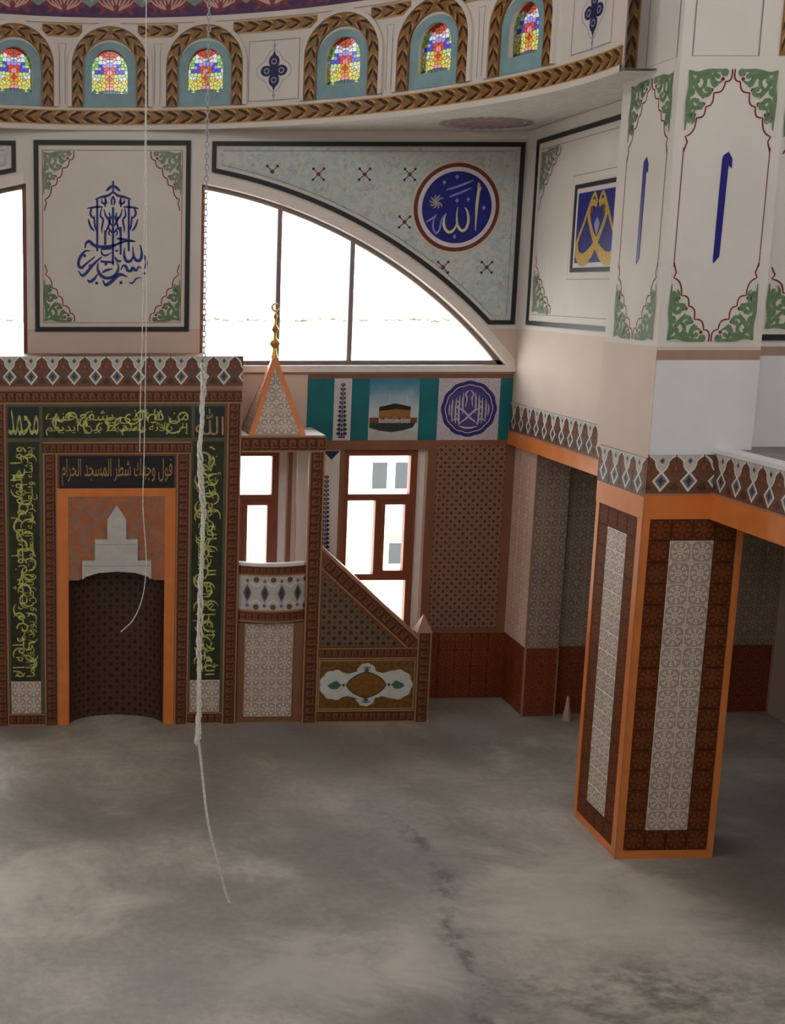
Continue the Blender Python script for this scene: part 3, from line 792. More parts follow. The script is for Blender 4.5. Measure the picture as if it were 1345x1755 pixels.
for c in ARCH_C:
    u = deg(c); a, b = u - GHW - 0.02, u + GHW + 0.02
    drum_quad(a, b, 7.0, GZ0 - 0.02); drum_quad(a, b, 7.92, 8.23)
    rim = [(a, GZ0 - 0.02), (b, GZ0 - 0.02), (b, 7.92), (a, 7.92)]
    h = ghole(u)
    for t in tessellate_polygon([[Vector((p[0], p[1], 0)) for p in rim], [Vector((p[0], p[1], 0)) for p in h]]):
        fl = rim + h; mb.pl([fl[i] for i in t], 0.0); mb.pl([fl[i] for i in t], -0.16)
    for k in range(len(h)):
        p, q = h[k], h[(k + 1) % len(h)]; mb.face([FD(*p, 0), FD(*p, -0.16), FD(*q, -0.16), FD(*q, 0)])
for k in range(60):                                   # lower lip
    u0, u1 = deg(-91 + 182 * k / 60), deg(-91 + 182 * (k + 1) / 60)
    mb.face([FD(u0, 7.0, -0.02), FD(u1, 7.0, -0.02), FD(u1, 6.99, 0.03), FD(u0, 6.99, 0.03)])
    mb.face([FD(u0, 6.99, 0.03), FD(u1, 6.99, 0.03), FD(u1, 7.045, 0.03), FD(u0, 7.045, 0.03)])
    mb.face([FD(u0, 7.045, 0.03), FD(u1, 7.045, 0.03), FD(u1, 7.045, 0.0), FD(u0, 7.045, 0.0)])
drum = obj('wall_drum', mb, 'white_paint', kind='structure')
# return between drum end and pillar
mb = MB(); mb.box3(4.75, 5.1, 11.46, 11.6, 7.03, 12.6); mb.box3(-4.3, -3.62, 11.3, 11.6, 7.03, 12.6)
obj('drum_return', mb, 'white_paint', drum)

def drum_band(name, z0, z1, a0, a1, w=0.012):
    mb = MB(FD); n = int((a1 - a0) / 1.5) + 1
    for k in range(n):
        u0, u1 = deg(a0 + (a1 - a0) * k / n), deg(a0 + (a1 - a0) * (k + 1) / n)
        mb.bx(u0, u1, z0, z1, 0.0, w, 0)
    zc, wd = (z0 + z1) / 2, z1 - z0
    mk = lambda a, b: [(deg(a + (b - a) * k / 40), zc) for k in range(41)]
    if a0 < 0 < a1:
        leaf_run(mb, mk(-0.3, a1), wd, w + 0.002); leaf_run(mb, mk(-0.3, a0), wd, w + 0.002)
    else: leaf_run(mb, mk(a0, a1), wd, w + 0.002)
    for z in (z0, z1): 
        for k in range(n):
            u0, u1 = deg(a0 + (a1 - a0) * k / n), deg(a0 + (a1 - a0) * (k + 1) / n); mb.rib([(u0, z), (u1, z)], 0.012, w + 0.001, 2)
    return obj(name, mb, ['gold_band', 'gold_dark', 'gold_light'], drum)
drum_band('leaf_border', 7.055, 7.21, -40, 90.6)
gaps = []
for a, b in zip(ARCH_C[:-1], ARCH_C[1:]): gaps.append((a + 4.4, b - 4.4))
gaps.append((68.2 + 4.4, 90.5))
for a, b in gaps: drum_band('upper_leaf_border', 8.03, 8.155, a, b)
mb = MB(FD)
for k in range(70): mb.bx(deg(-40 + k * 131 / 70), deg(-40 + (k + 1) * 131 / 70), 8.175, 8.235, 0, 0.025)
obj('drum_cornice', mb, 'white_paint', drum)

def stained_glass(u, parent):
    """small leaded panes: a flower vase figure in an arch"""
    names = ['pane_' + n for n in ('red', 'pink', 'blue', 'violet', 'green', 'lime', 'yellow', 'amber', 'clear', 'rust', 'grey')]
    ix = {n: i for i, n in enumerate(names)}
    mb = MB(FD); rng = random.Random(11); hh = GZS + GRISE - GZ0; out = ghole(u)
    sites = []
    for j in range(13):
        for i in range(5): sites.append(((i + .5 + (rng.random() - .5) * .8 + (.3 if j % 2 else -.1)) / 5, (j + .5 + (rng.random() - .5) * .8) / 13, rng.random()))
    sites = [(max(.06, x), z, r) for x, z, r in sites]
    sites += [(-x, z, r) for x, z, r in sites]
    for x, z, r in sites:
        ax = abs(x)
        if z > 0.85 or (z > 0.78 and ax < 0.5): c = 'rust' if r < 0.6 else 'red'
        elif z > 0.70 and ax < 0.5: c = 'clear' if r < 0.5 else 'blue' if r < .75 else 'pink'
        elif z > 0.55 and ax > 0.62: c = 'green' if r < 0.5 else 'lime'
        elif z > 0.70: c = 'clear' if r < 0.5 else 'green'
        elif z > 0.42 and ax < 0.26: c = 'violet' if z > 0.64 else ('red' if r < 0.7 else 'pink')
        elif z > 0.44 and ax < 0.8: c = 'blue' if r < 0.75 else 'violet'
        elif z > 0.34 and ax > 0.3: c = 'clear' if r < 0.7 else 'lime'
        elif z > 0.28 and ax < 0.3: c = 'amber' if r < 0.6 else 'red'
        elif z > 0.10: c = 'yellow' if r < 0.32 else 'amber' if r < 0.5 else 'clear' if r < 0.72 else 'lime' if r < .86 else 'pink'
        elif ax < 0.3: c = 'grey'
        else: c = 'lime' if r < 0.3 else 'yellow' if r < 0.55 else 'grey'
        sx_, sz_ = u + x * GHW, GZ0 + hh * z
        cell = out
        for x2, z2, _r in sites:
            if (x2, z2) == (x, z): continue
            tx, tz_ = u + x2 * GHW, GZ0 + hh * z2; mx, mz = (sx_ + tx) / 2, (sz_ + tz_) / 2; dx, dz = tx - sx_, tz_ - sz_; l = math.hypot(dx, dz)
            if l > .3: continue
            ex_, ez = -dz / l, dx / l
            cell = clip(cell, [(mx - ex_, mz - ez), (mx + ex_, mz + ez), (mx + ex_ - dx / l * 3, mz + ez - dz / l * 3), (mx - ex_ - dx / l * 3, mz - ez - dz / l * 3)])
            if len(cell) < 3: break
        if len(cell) > 2:
            mb.pl(cell, -0.06, ix['pane_' + c]); mb.rib(cell, 0.005, -0.059, len(names), closed=True)
    return obj('stained_glass', mb, names + ['key_dark'], parent)

for n, c in enumerate(ARCH_C[1:]):
    u = deg(c)
    loc = FD(u, 7.25, 0)
    win = bpy.data.objects.new('window_%d' % (n + 1), None); link(win, loc, None); tags(win, kind='structure')
    win['label'] = ['arched stained glass window cut off by the left edge of the photo', 'arched stained glass window over the blue calligraphy panel', 'arched stained glass window just left of the first blue quatrefoil',
                    'arched stained glass window just right of the first blue quatrefoil', 'arched stained glass window above the middle of the floral spandrel', 'rightmost arched stained glass window of the drum'][n]
    mb = MB(FD)
    # teal field around the glass
    tz = arch_path(u, 0.305, 7.25, 7.68, 0.29, 16); hole = ghole(u)
    for t in tessellate_polygon([[Vector((p[0], p[1], 0)) for p in tz], [Vector((p[0], p[1], 0)) for p in hole]]):
        fl = tz + hole; mb.pl([fl[i] for i in t], 0.006)
    obj('teal_field', mb, 'drum_teal', win)
    mb = MB(FD)
    pth = arch_path(u, 0.373, 7.25, 7.70, 0.372, 18)
    i_, o_ = arch_path(u, 0.303, 7.25, 7.70, 0.302, 18), arch_path(u, 0.443, 7.25, 7.70, 0.442, 18)
    for k in range(len(i_) - 1): mb.ex([i_[k], o_[k], o_[k + 1], i_[k + 1]], 0.0, 0.03, 0)
    half = len(pth) // 2
    leaf_run(mb, pth[:half + 1], 0.13, 0.033, period=0.15); leaf_run(mb, pth[half:][::-1], 0.13, 0.033, period=0.15)
    obj('leaf_arch', mb, ['gold_band', 'gold_dark', 'gold_light'], win)
    mb = MB(FD)
    o2 = arch_path(u, 0.487, 7.25, 7.70, 0.486, 18)
    for k in range(len(i_) - 1): mb.ex([o_[k], o2[k], o2[k + 1], o_[k + 1]], 0.0, 0.045, 0)
    obj('white_moulding', mb, 'white_paint', win)
    stained_glass(u, win)

# painted quatrefoils between the window groups
for n, c in enumerate((25.8, 82.6)):
    u = deg(c); q = thing('quatrefoil_panel', FD(u, 7.3, 0), ('white painted panel with blue quatrefoil between two stained glass windows', 'blue quatrefoil panel at the drum end beside the pillar')[n], 'panel', 'blue quatrefoils on the drum')
    mb = MB(FD); hw = 0.29 if n == 0 else 0.33
    L = [(u - hw, 7.28), (u + hw, 7.28), (u + hw, 7.93), (u - hw, 7.93)]
    mb.rib(L, 0.008, 0.003, 0, closed=True)
    obj('border_line', mb, 'line_grey', q)
    mb = MB(FD); zc = 7.60
    for dx, dz in ((0, .1), (0, -.1), (.085, 0), (-.085, 0)):
        p = [(u + dx * 1.0 + (0.062 if dx == 0 else 0.07) * math.cos(2 * PI * k / 14), zc + dz + (0.075 if dx == 0 else 0.06) * math.sin(2 * PI * k / 14)) for k in range(14)]
        mb.pl(p, 0.004, 1)
        mb.disc((u + dx, zc + dz), 0.034, 0.006, 2, 10)
        mb.disc((u + dx, zc + dz), 0.022, 0.007, 1, 8)
    mb.pl([(u - .03, zc + .15), (u + .03, zc + .15), (u, zc + .22)], 0.004, 1); mb.pl([(u - .03, zc - .15), (u, zc - .22), (u + .03, zc - .15)], 0.004, 1)
    mb.disc((u, zc), 0.06, 0.0045, 1, 12)
    out = [(u + (0.17 + 0.03 * math.cos(4 * t)) * math.cos(t), zc + (0.2 + 0.03 * math.cos(4 * t)) * math.sin(t)) for t in [2 * PI * k / 40 for k in range(40)]]
    mb.rib(out, 0.007, 0.0035, 2, closed=True)
    for s in (-1, 1):
        mb.rib([(u, zc + s * .22), (u, zc + s * .33)], 0.012, 0.003, 2); mb.disc((u, zc + s * .27), 0.018, 0.0035, 2, 8)
    obj('quatrefoil', mb, ['line_grey', 'navy', 'navy_pale'], q)
for c0, c1 in ((-8.2, -7.4), (6.7, 7.8), (44.2, 45.0), (59.8, 60.7)):
    pass
mb = MB(FD)
for a in (-22.95, -7.85, 7.25, 44.55, 60.2):
    u = deg(a); mb.rib([(u - .03, 7.28), (u + .03, 7.28), (u + .03, 7.86), (u + 0.045, 7.95), (u - .045, 7.95), (u - .03, 7.86)], 0.006, 0.002, 0, closed=True)
obj('drum_lines', mb, 'line_grey', drum)

# ---- half dome with its painted net
mb = MB(); mb.sm = True
def FS(um, el_, w):
    t = um / 4.125; r = math.cos(el_)
    return (DC[0] + (DA - w) * math.sin(t) * r, DC[1] + (DB - w) * math.cos(t) * r, 8.23 + (4.1 - w) * math.sin(el_))
for i in range(48):
    for j in range(12):
        a0, a1 = deg(-91 + 182 * i / 48), deg(-91 + 182 * (i + 1) / 48); e0, e1 = PI / 2 * j / 12, PI / 2 * (j + 1) / 12
        mb.face([FS(a0, e0, -.02), FS(a1, e0, -.02), FS(a1, e1, -.02), FS(a0, e1, -.02)])
dome = obj('ceiling_dome', mb, 'dome_red', kind='structure')
mb = MB(lambda u, v, w: FS(u, v / 4.1, w))
P_ = 0.59
for k in range(-6, 12):
    u = k * P_ + 0.05
    if not -40 < math.degrees(u / 4.125) < 92: continue
    h = P_ / 2
    # dark zigzag foot with pale points
    zz = []
    for s in range(9): zz.append((u - h + P_ * s / 8, 0.02 if s % 2 else 0.06))
    mb.rib([(u - h, 0.025), (u + h, 0.025)], 0.05, 0.002, 0)
    mb.pl([(u - h, .05), (u - h * .72, .05), (u - h * .55, .10), (u - h * .8, .13), (u - h, .11)], 0.003, 0)
    mb.pl([(u + h, .05), (u + h, .11), (u + h * .8, .13), (u + h * .55, .10), (u + h * .72, .05)], 0.003, 0)
    mb.pl([(u - h * .5, .05), (u - h * .2, .045), (u - h * .35, .095)], 0.0035, 0)
    mb.pl([(u + h * .2, .045), (u + h * .5, .05), (u + h * .35, .095)], 0.0035, 0)
    for s in (-.62, -.36, 0.36, .62): mb.pl([(u + s * h - .035, .01), (u + s * h + .035, .01), (u + s * h, .055)], 0.004, 4)
    mb.pl([(u - h, .12), (u - h * .62, .19), (u - h, .30)], 0.003, 3); mb.pl([(u + h, .12), (u + h, .30), (u + h * .62, .19)], 0.003, 3)
    mb.disc((u - h * .92, .20), .02, .004, 4, 8)
    for r_ in range(3):
        b = 0.07 + 0.34 * r_
        for q in range(-4, 5):
            an = q * 0.30
            pts = [(u + math.sin(an) * .04, b + .02 + .02 * abs(q) * 0), (u + math.sin(an) * .16, b + .05 + math.cos(an) * .07), (u + math.sin(an) * .24, b + .09 + math.cos(an) * .16)]
            mb.rib(pts, [.012, .022, .01], 0.003, 2)
        mb.disc((u, b + .05), .035, .004, 1, 9); mb.disc((u, b + .12), .02, .0045, 2, 8)
obj('dome_net', mb, ['dome_purple', 'dome_red', 'dome_pink', 'dome_green', 'dome_pale'], dome, kind='stuff')

# ================================================================== WINDOWS OF THE QIBLA WALL
def arch_window(n, flip, label):
    F = (lambda u, v, w: (2 * ACX - u, YQ - w, v)) if flip else FQ(YQ)
    win = bpy.data.objects.new('window_%d' % n, None); link(win, F(3.5, SILL, 0), None); tags(win, kind='structure'); win['label'] = label
    # moulding that follows the arch
    mb = MB(F)
    for r0, r1, w1 in ((6.28, 6.34, 0.045), (6.34, 6.40, 0.025)):
        a, b = arc(r0, ACX + math.sqrt(r0 ** 2 - (4.17 - ACZ) ** 2), 1.62, 30), arc(r1, ACX + math.sqrt(r1 ** 2 - (4.17 - ACZ) ** 2), 1.62, 30)
        for k in range(30): mb.ex([a[k], b[k], b[k + 1], a[k + 1]], -0.02, w1, 0)
    obj('arch_moulding', mb, 'sill_white', win)
    mb = MB(F); mb.bx(1.55, 5.50, 4.17, SILL, -0.28, 0.06, 0); mb.bx(1.55, 5.5, 4.14, 4.17, 0, 0.02, 1)
    obj('sill', mb, ['sill_white', 'brown_strip'], win)
    mb = MB(F); t = 0.05
    a, b = arc(AR, xr_end, 1.60, 30), arc(AR - t, xr_end - 0.06, 1.60, 30)
    for k in range(30): mb.ex([b[k], a[k], a[k + 1], b[k + 1]], -0.18, -0.10, 0)
    mb.bx(1.60, xr_end, SILL, SILL + t, -0.18, -0.10, 0); mb.bx(1.60, 1.65, SILL, 6.42, -0.18, -0.08, 1)
    obj('frame', mb, ['window_metal', 'window_wood'], win)
    for x in (2.555, 3.445):
        mb = MB(F); top = ACZ + math.sqrt(AR ** 2 - (x - ACX) ** 2)
        mb.bx(x - 0.028, x + 0.028, SILL, top, -0.19, -0.09, 0); obj('mullion', mb, 'window_metal', win)
    xs = [1.60, 2.555, 3.445, xr_end]
    for k in range(3):
        top = arc(AR, xs[k + 1] - 0.001, xs[k] + 0.001, 12)
        mb = MB(F); mb.pl([(xs[k], SILL), (xs[k + 1], SILL)] + top, -0.14); obj('pane', mb, 'glass', win)
arch_window(7, False, 'large half-arch window to the right of the blue calligraphy panel')
arch_window(8, True, 'large half-arch window cut off by the left edge of the photo')

def tall_window(n, x0, x1, z0, z1, label):
    win = bpy.data.objects.new('window_%d' % n, None); link(win, ((x0 + x1) / 2, YQ + 0.1, z0), None); tags(win, label=label, kind='structure')
    F = FQ(YQ)
    mb = MB(F); d0, d1 = -0.20, -0.08
    mb.rect(x0, x1 - 0.10, z0, z1, 0.085, d0, d1, 0)
    a, b = x0 + 0.085, x1 - 0.185
    for z in (2.60, 1.575): mb.bx(a, b, z - 0.04, z + 0.04, d0, d1, 0)
    mb.bx((a + b) / 2 - 0.035, (a + b) / 2 + 0.035, 1.615, 2.56, d0, d1, 0)
    obj('frame', mb, 'window_wood', win)
    mb = MB(F); mb.rect((a + b) / 2 + 0.035, b, 1.615, 2.56, 0.05, -0.17, -0.06, 0); obj('casement', mb, 'window_wood', win)
    mb = MB(F); mb.bx(x1 - 0.10, x1, z0, z1, -0.26, -0.11, 0); obj('reveal_strip', mb, 'sill_white', win)
    mb = MB(F); mb.bx(x1, x1 + 0.05, z0, z1 + 0.0, 0, 0.015, 0); mb.bx(x0 - 0.05, x0, z0, z1, 0, 0.015, 0); obj('casing', mb, 'plain_brown', win)
    for u0, u1, v0, v1 in ((a, b, 2.64, z1 - 0.085), (a, (a + b) / 2 - .035, 1.615, 2.56), ((a + b) / 2 + .085, b - .05, 1.665, 2.51), (a, b, z0 + .085, 1.535)):
        mb = MB(F); mb.pl([(u0, v0), (u1, v0), (u1, v1), (u0, v1)], -0.13); obj('pane', mb, 'glass', win)
tall_window(9, *WIN[0], 'tall brown-framed window behind the pulpit stairs')
tall_window(10, *WIN[1], 'tall brown-framed window seen through the pulpit tower opening')
tall_window(11, *WIN[2], None)
tall_window(12, *WIN[3], None)

# ================================================================== PAINTED PANELS ON THE QIBLA WALL
F = FQ(YQ)
# blue calligraphy panel
pz = thing('wall_painting', (0.54, YQ, 4.66), 'black-framed white panel with tall blue calligraphy above the prayer niche', 'panel')
mb = MB(F); mb.bx(-0.30, 1.38, 4.74, 6.79, 0, 0.004); obj('ground', mb, 'white_paint', pz)
mb = MB(F); mb.rect(-0.385, 1.465, 4.66, 6.88, 0.055, 0, 0.02); obj('frame', mb, 'black_frame', pz)
mb = MB(F); mb.rib([(-0.285, 4.765), (1.365, 4.765), (1.365, 6.765), (-0.285, 6.765)], 0.008, 0.006, 0, closed=True); obj('border_line', mb, 'line_red', pz)
for sx, sy in ((1, 1), (-1, 1), (1, -1), (-1, -1)):
    mb = MB(F); corner(mb, -0.275 if sx > 0 else 1.355, 4.775 if sy > 0 else 6.755, sx, sy, 0.36, 0.64, 0.007, lw=0.013)
    obj('corner_ornament', mb, ['line_red', 'leaf_pale' if sy < 0 else 'leaf_green'], pz)
mb = MB(F); Z = lambda x, y: (0.548 + (x - 703) * .00082, 5.81 - (y - 900) * .00081)
sym = [([(690, 215), (650, 250), (600, 295)], 34), ([(700, 300), (640, 352), (540, 378), (440, 410)], 30), ([(475, 410), (475, 1150)], 26), ([(330, 540), (450, 520), (560, 518)], 24),
       ([(400, 525), (375, 620), (440, 700)], 26), ([(345, 690), (380, 800), (435, 865)], 26), ([(430, 640), (440, 780), (470, 870)], 22), ([(540, 520), (520, 640), (560, 700), (540, 820), (545, 890)], 24),
       ([(600, 400), (600, 470), (545, 455), (545, 405)], 24), ([(590, 380), (590, 520)], 18), ([(570, 545), (595, 640), (640, 700), (665, 760), (703, 800)], 24), ([(640, 590), (660, 640), (640, 680), (610, 650)], 20),
       ([(703, 640), (665, 690), (640, 780), (610, 850), (600, 900)], 22), ([(670, 840), (640, 890), (665, 930)], 18), ([(703, 360), (680, 430), (690, 500)], 22), ([(625, 800), (660, 850), (700, 900)], 20)]
for p, wd in sym:
    for s in (1, -1): stroke(mb, [Z(703 + s * (x - 703), y) for x, y in p], wd * .00102, 0.008)
for p, wd in [([(703, 150), (703, 330)], 22), ([(703, 520), (703, 1350)], 28), ([(590, 850), (590, 1060)], 26), ([(815, 800), (815, 1200)], 26), ([(300, 1110), (310, 1040), (360, 1010), (420, 1060), (490, 1085), (680, 1078), (870, 1012), (1030, 1012)], 36),
              ([(750, 965), (870, 985), (1030, 1010)], 30), ([(440, 1230), (300, 1345), (245, 1390), (200, 1340), (230, 1230), (300, 1150), (375, 1150)], 34), ([(545, 1230), (420, 1340), (310, 1470), (250, 1500), (200, 1430)], 36),
              ([(1100, 1060), (1122, 1180), (1105, 1270), (1050, 1285), (1005, 1220), (990, 1080)], 36), ([(1000, 1220), (960, 1290), (900, 1290), (868, 1215), (870, 1100)], 36), ([(530, 1120), (680, 1110)], 28),
              ([(530, 1125), (545, 1190), (600, 1212), (685, 1170)], 24), ([(490, 1320), (480, 1410), (540, 1510), (640, 1540), (740, 1490), (785, 1390), (760, 1310)], 36), ([(520, 1300), (720, 1312)], 26),
              ([(545, 1465), (600, 1430), (700, 1400)], 28), ([(820, 1420), (850, 1360), (890, 1370), (920, 1430), (970, 1430), (990, 1390), (1040, 1430), (1080, 1375), (1120, 1405)], 34),
              ([(555, 1570), (600, 1640), (680, 1590), (780, 1500), (840, 1490), (915, 1525)], 40), ([(330, 1560), (370, 1592), (430, 1550), (485, 1475)], 34), ([(1160, 1205), (1192, 1320), (1160, 1405)], 30),
              ([(935, 1600), (990, 1612), (1040, 1550), (1125, 1530)], 20), ([(730, 1230), (770, 1290), (830, 1290)], 28), ([(740, 1150), (780, 1140)], 24)]:
    stroke(mb, [Z(x, y) for x, y in p], wd * .00102, 0.0085)
for x, y in ((600, 1335), (465, 1612), (820, 1605), (370, 1362), (1155, 1470), (290, 1215), (703, 660), (660, 670), (746, 670)): mb.disc(Z(x, y), 0.02, 0.009, 0, 8)
obj('calligraphy', mb, 'blue_ink', pz)

# floral spandrels over the arch windows
def spandrel(flip, label):
    F = (lambda u, v, w: (2 * ACX - u, YQ - w, v)) if flip else FQ(YQ)
    t = thing('floral_spandrel', F(3.6, 4.74, 0), label, 'panel')
    top = 6.865; R0 = 6.455
    x_r = 5.425; zb = 4.745
    def region(r, l, rr, tp, bt):
        x1 = ACX + math.sqrt(r * r - (bt - ACZ) ** 2)
        return [(l, tp)] + arc(r, l, x1, 26) + [(rr, bt), (rr, tp)]
    mb = MB(F); g = region(R0 + .06, 1.80, x_r - 0.06, top - 0.06, zb + 0.05)
    for tri in tessellate_polygon([[Vector((p[0], p[1], 0)) for p in g]]): mb.pl([g[i] for i in tri], 0.004)
    obj('floral_field', mb, 'floral_print', t)
    mb = MB(F); mid = region(R0, 1.74, x_r - 0.02, top - 0.02, zb + 0.02)
    n = len(mid); o_ = region(R0 - 0.026, 1.714, x_r + .006, top + .006, zb - .006); i_ = region(R0 + .026, 1.766, x_r - .046, top - .046, zb + .046)
    for k in range(n): mb.ex([o_[k], i_[k], i_[(k + 1) % n], o_[(k + 1) % n]], 0, 0.02)
    obj('frame', mb, 'black_frame', t)
    mb = MB(F); i2 = region(R0 + .075, 1.84, x_r - .10, top - .10, zb + .10); mb.rib(i2, 0.007, 0.0055, 0, closed=True); obj('border_line', mb, 'line_grey', t)
    if not flip:
        for x, z in ((2.98, 6.50), (3.53, 6.50), (4.07, 6.50), (4.03, 5.95), (4.52, 5.42), (5.05, 5.42), (2.43, 6.53)):
            mb = MB(F); mb.disc((x, z), 0.026, 0.007, 0, 8)
            for a, b in ((1, 1), (-1, 1), (1, -1), (-1, -1)):
                if x < 2.5 and b < 0: continue
                if (x, z) == (4.52, 5.42) and (a, b) == (-1, -1): continue
                mb.disc((x + a * .062, z + b * .062), 0.017, 0.007, 1, 7); mb.rib([(x + a * .02, z + b * .02), (x + a * .05, z + b * .05)], 0.012, 0.006, 0)
            obj('flower_motif', mb, ['disc_brown', 'print_black'], t)
    return t
spandrel(False, 'floral painted spandrel with black border over the right arch window')
spandrel(True, 'narrow tip of black-bordered floral spandrel at the left photo edge')

# round medallion
md = thing('calligraphy_medallion', (4.64, YQ, 5.6), 'round blue medallion with cream calligraphy and brown ring', 'medallion')
MC = (4.645, 6.12)
mb = MB(F); mb.dsk(MC, .545, 0, .012); obj('cream_rim', mb, 'disc_cream', md)
mb = MB(F); mb.dsk(MC, .515, .012, .018); obj('brown_ring', mb, 'disc_brown', md)
mb = MB(F); mb.dsk(MC, .468, .018, .022); obj('white_ring', mb, 'disc_white', md)
mb = MB(F); mb.dsk(MC, .418, .022, .026); obj('blue_disc', mb, 'blue_disc', md)
mb = MB(F); Z = lambda x, y: (MC[0] + (x - 668) * .00086, MC[1] - (y - 685) * .00086)
for p, wd, m in [([(950, 350), (962, 420), (945, 650), (942, 1000)], 40, 0), ([(780, 685), (815, 740), (838, 850), (815, 960), (755, 1000), (690, 930), (672, 800), (680, 680)], 36, 0),
                 ([(680, 900), (640, 985), (575, 1022), (510, 960), (495, 860), (522, 765)], 38, 0), ([(522, 765), (465, 850), (440, 980), (395, 1035), (350, 960), (352, 860), (392, 775)], 26, 1),
                 ([(395, 785), (320, 840), (245, 885)], 26, 1), ([(505, 452), (690, 395), (885, 318)], 28, 1), ([(552, 545), (700, 490), (865, 420)], 28, 1), ([(950, 380), (985, 420), (975, 470)], 20, 0)]:
    mb = MB(F); stroke(mb, [Z(x, y) for x, y in p], wd * .00086, .0275, 0); obj('letter_stroke', mb, ('letter_cream', 'letter_pale')[m], md)
mb = MB(F)
for k in range(9):
    a = 0.5 + k * 0.62; stroke(mb, [Z(385, 610), Z(385 + 60 * math.cos(a), 610 + 60 * math.sin(a)), Z(385 + 110 * math.cos(a + .3), 610 + 100 * math.sin(a + .3))], 22 * .00086, .0276 + k * 1e-4, 0 if k % 2 else 1)
obj('gold_flourish', mb, ['letter_gold', 'letter_pale'], md)
for x, y in ((475, 350), (650, 275), (665, 592), (820, 578), (1045, 690), (655, 1080)): 
    mb = MB(F); mb.ex([Z(x - 26, y), Z(x, y + 34), Z(x + 26, y), Z(x, y - 34)], .026, .028, 0); obj('letter_dot', mb, 'letter_pale', md)

# ---- band of teal tiles and pictures between the windows
tb = thing('tile_picture_band', (4.2, YQ, 3.33), 'long teal tile band under the right arch window', 'panel')
for a, b in ((2.93, 3.255), (3.47, 3.69), (4.305, 4.54), (5.30, 5.455)):
    mb = MB(F); mb.bx(a, b, 3.33, 4.09, 0, 0.014); obj('teal_tile', mb, 'teal_tile', tb)
mb = MB(F); mb.bx(2.93, 5.455, 4.09, 4.14, 0, .008); mb.bx(2.995, 5.455, 3.21, 3.33, 0, 0.01); obj('brown_edging', mb, 'plain_brown', tb)

def vine(mb, x, z0, z1, w, m=0, tree=True):
    mb.rib([(x, z0), (x, z1)], 0.008, w, m); n = int((z1 - z0) / 0.055)
    for k in range(n):
        z = z0 + (k + .5) * (z1 - z0) / n; r = 0.028 * (1.15 - 0.8 * k / n)
        for s in (-1, 1):
            mb.disc((x + s * r * 1.1, z + .01), r * .72, w + .0003 * (k % 3), m, 7); stroke(mb, [(x, z - .02), (x + s * r * 1.6, z - .005), (x + s * r * 2.1, z + .02)], 0.012, w + .0005, m)
        mb.disc((x, z), r * .5, w + .0004, m, 6)
ws = thing('vine_strip', (3.36, YQ, 3.33), 'narrow white tile strip with dark tree motif set in the teal band', 'panel')
mb = MB(F); mb.bx(3.255, 3.47, 3.33, 4.09, 0, .016); obj('ground', mb, 'tile_white', ws)
mb = MB(F); vine(mb, 3.362, 3.38, 4.04, .0175); mb.bx(3.32, 3.405, 3.36, 3.38, .016, .018); obj('tree_motif', mb, 'vine_ink', ws)

# picture of the black cube building in its court
kp = thing('tile_picture', (4.0, YQ, 3.33), 'square tile picture of a black draped cube building under blue sky', 'picture')
mb = MB(F); mb.bx(3.69, 4.305, 3.33, 4.09, 0, .016); obj('sky_print', mb, 'print_sky', kp)
mb = MB(F); mb.pl([(3.69, 3.33), (4.305, 3.33), (4.305, 3.44), (4.15, 3.45), (3.98, 3.43), (3.8, 3.46), (3.69, 3.48)], .0165); obj('court_floor', mb, 'print_floor', kp)
mb = MB(F)
mb.pl([(3.70, 3.485), (3.82, 3.45), (3.98, 3.43), (4.12, 3.45), (4.24, 3.49), (4.28, 3.56), (3.70, 3.56)], .017, 1)
mb.pl([(3.70, 3.545), (4.29, 3.545), (4.29, 3.61), (3.70, 3.61)], .0172, 3)
mb.pl([(3.815, 3.545), (4.205, 3.545), (4.205, 3.61), (4.01, 3.63), (3.815, 3.61)], .0175, 2)
mb.pl([(3.815, 3.60), (4.205, 3.60), (4.205, 3.70), (4.01, 3.73), (3.815, 3.69)], .0178, 4)
mb.pl([(3.815, 3.69), (4.01, 3.715), (4.205, 3.70), (4.205, 3.745), (4.01, 3.785), (3.815, 3.74)], .018, 0)
for k in range(7): mb.disc((3.86 + k * .052, 3.60), .022, .0181, 4 if k % 2 else 3, 8)
for k in range(6): mb.disc((3.84 + k * .066, 3.57), .03, .0183, 2, 8)
obj('cube_building', mb, ['print_black', 'print_dark', 'print_crowd', 'print_red', 'print_gold'], kp)
mb = MB(F)
for x in (3.945, 4.155):
    mb = MB(F); mb.ex([(x - .006, 3.77), (x + .006, 3.77), (x + .006, 3.86), (x, 3.90), (x - .006, 3.86)], .016, .018); obj('minaret', mb, 'pale_stone', kp)
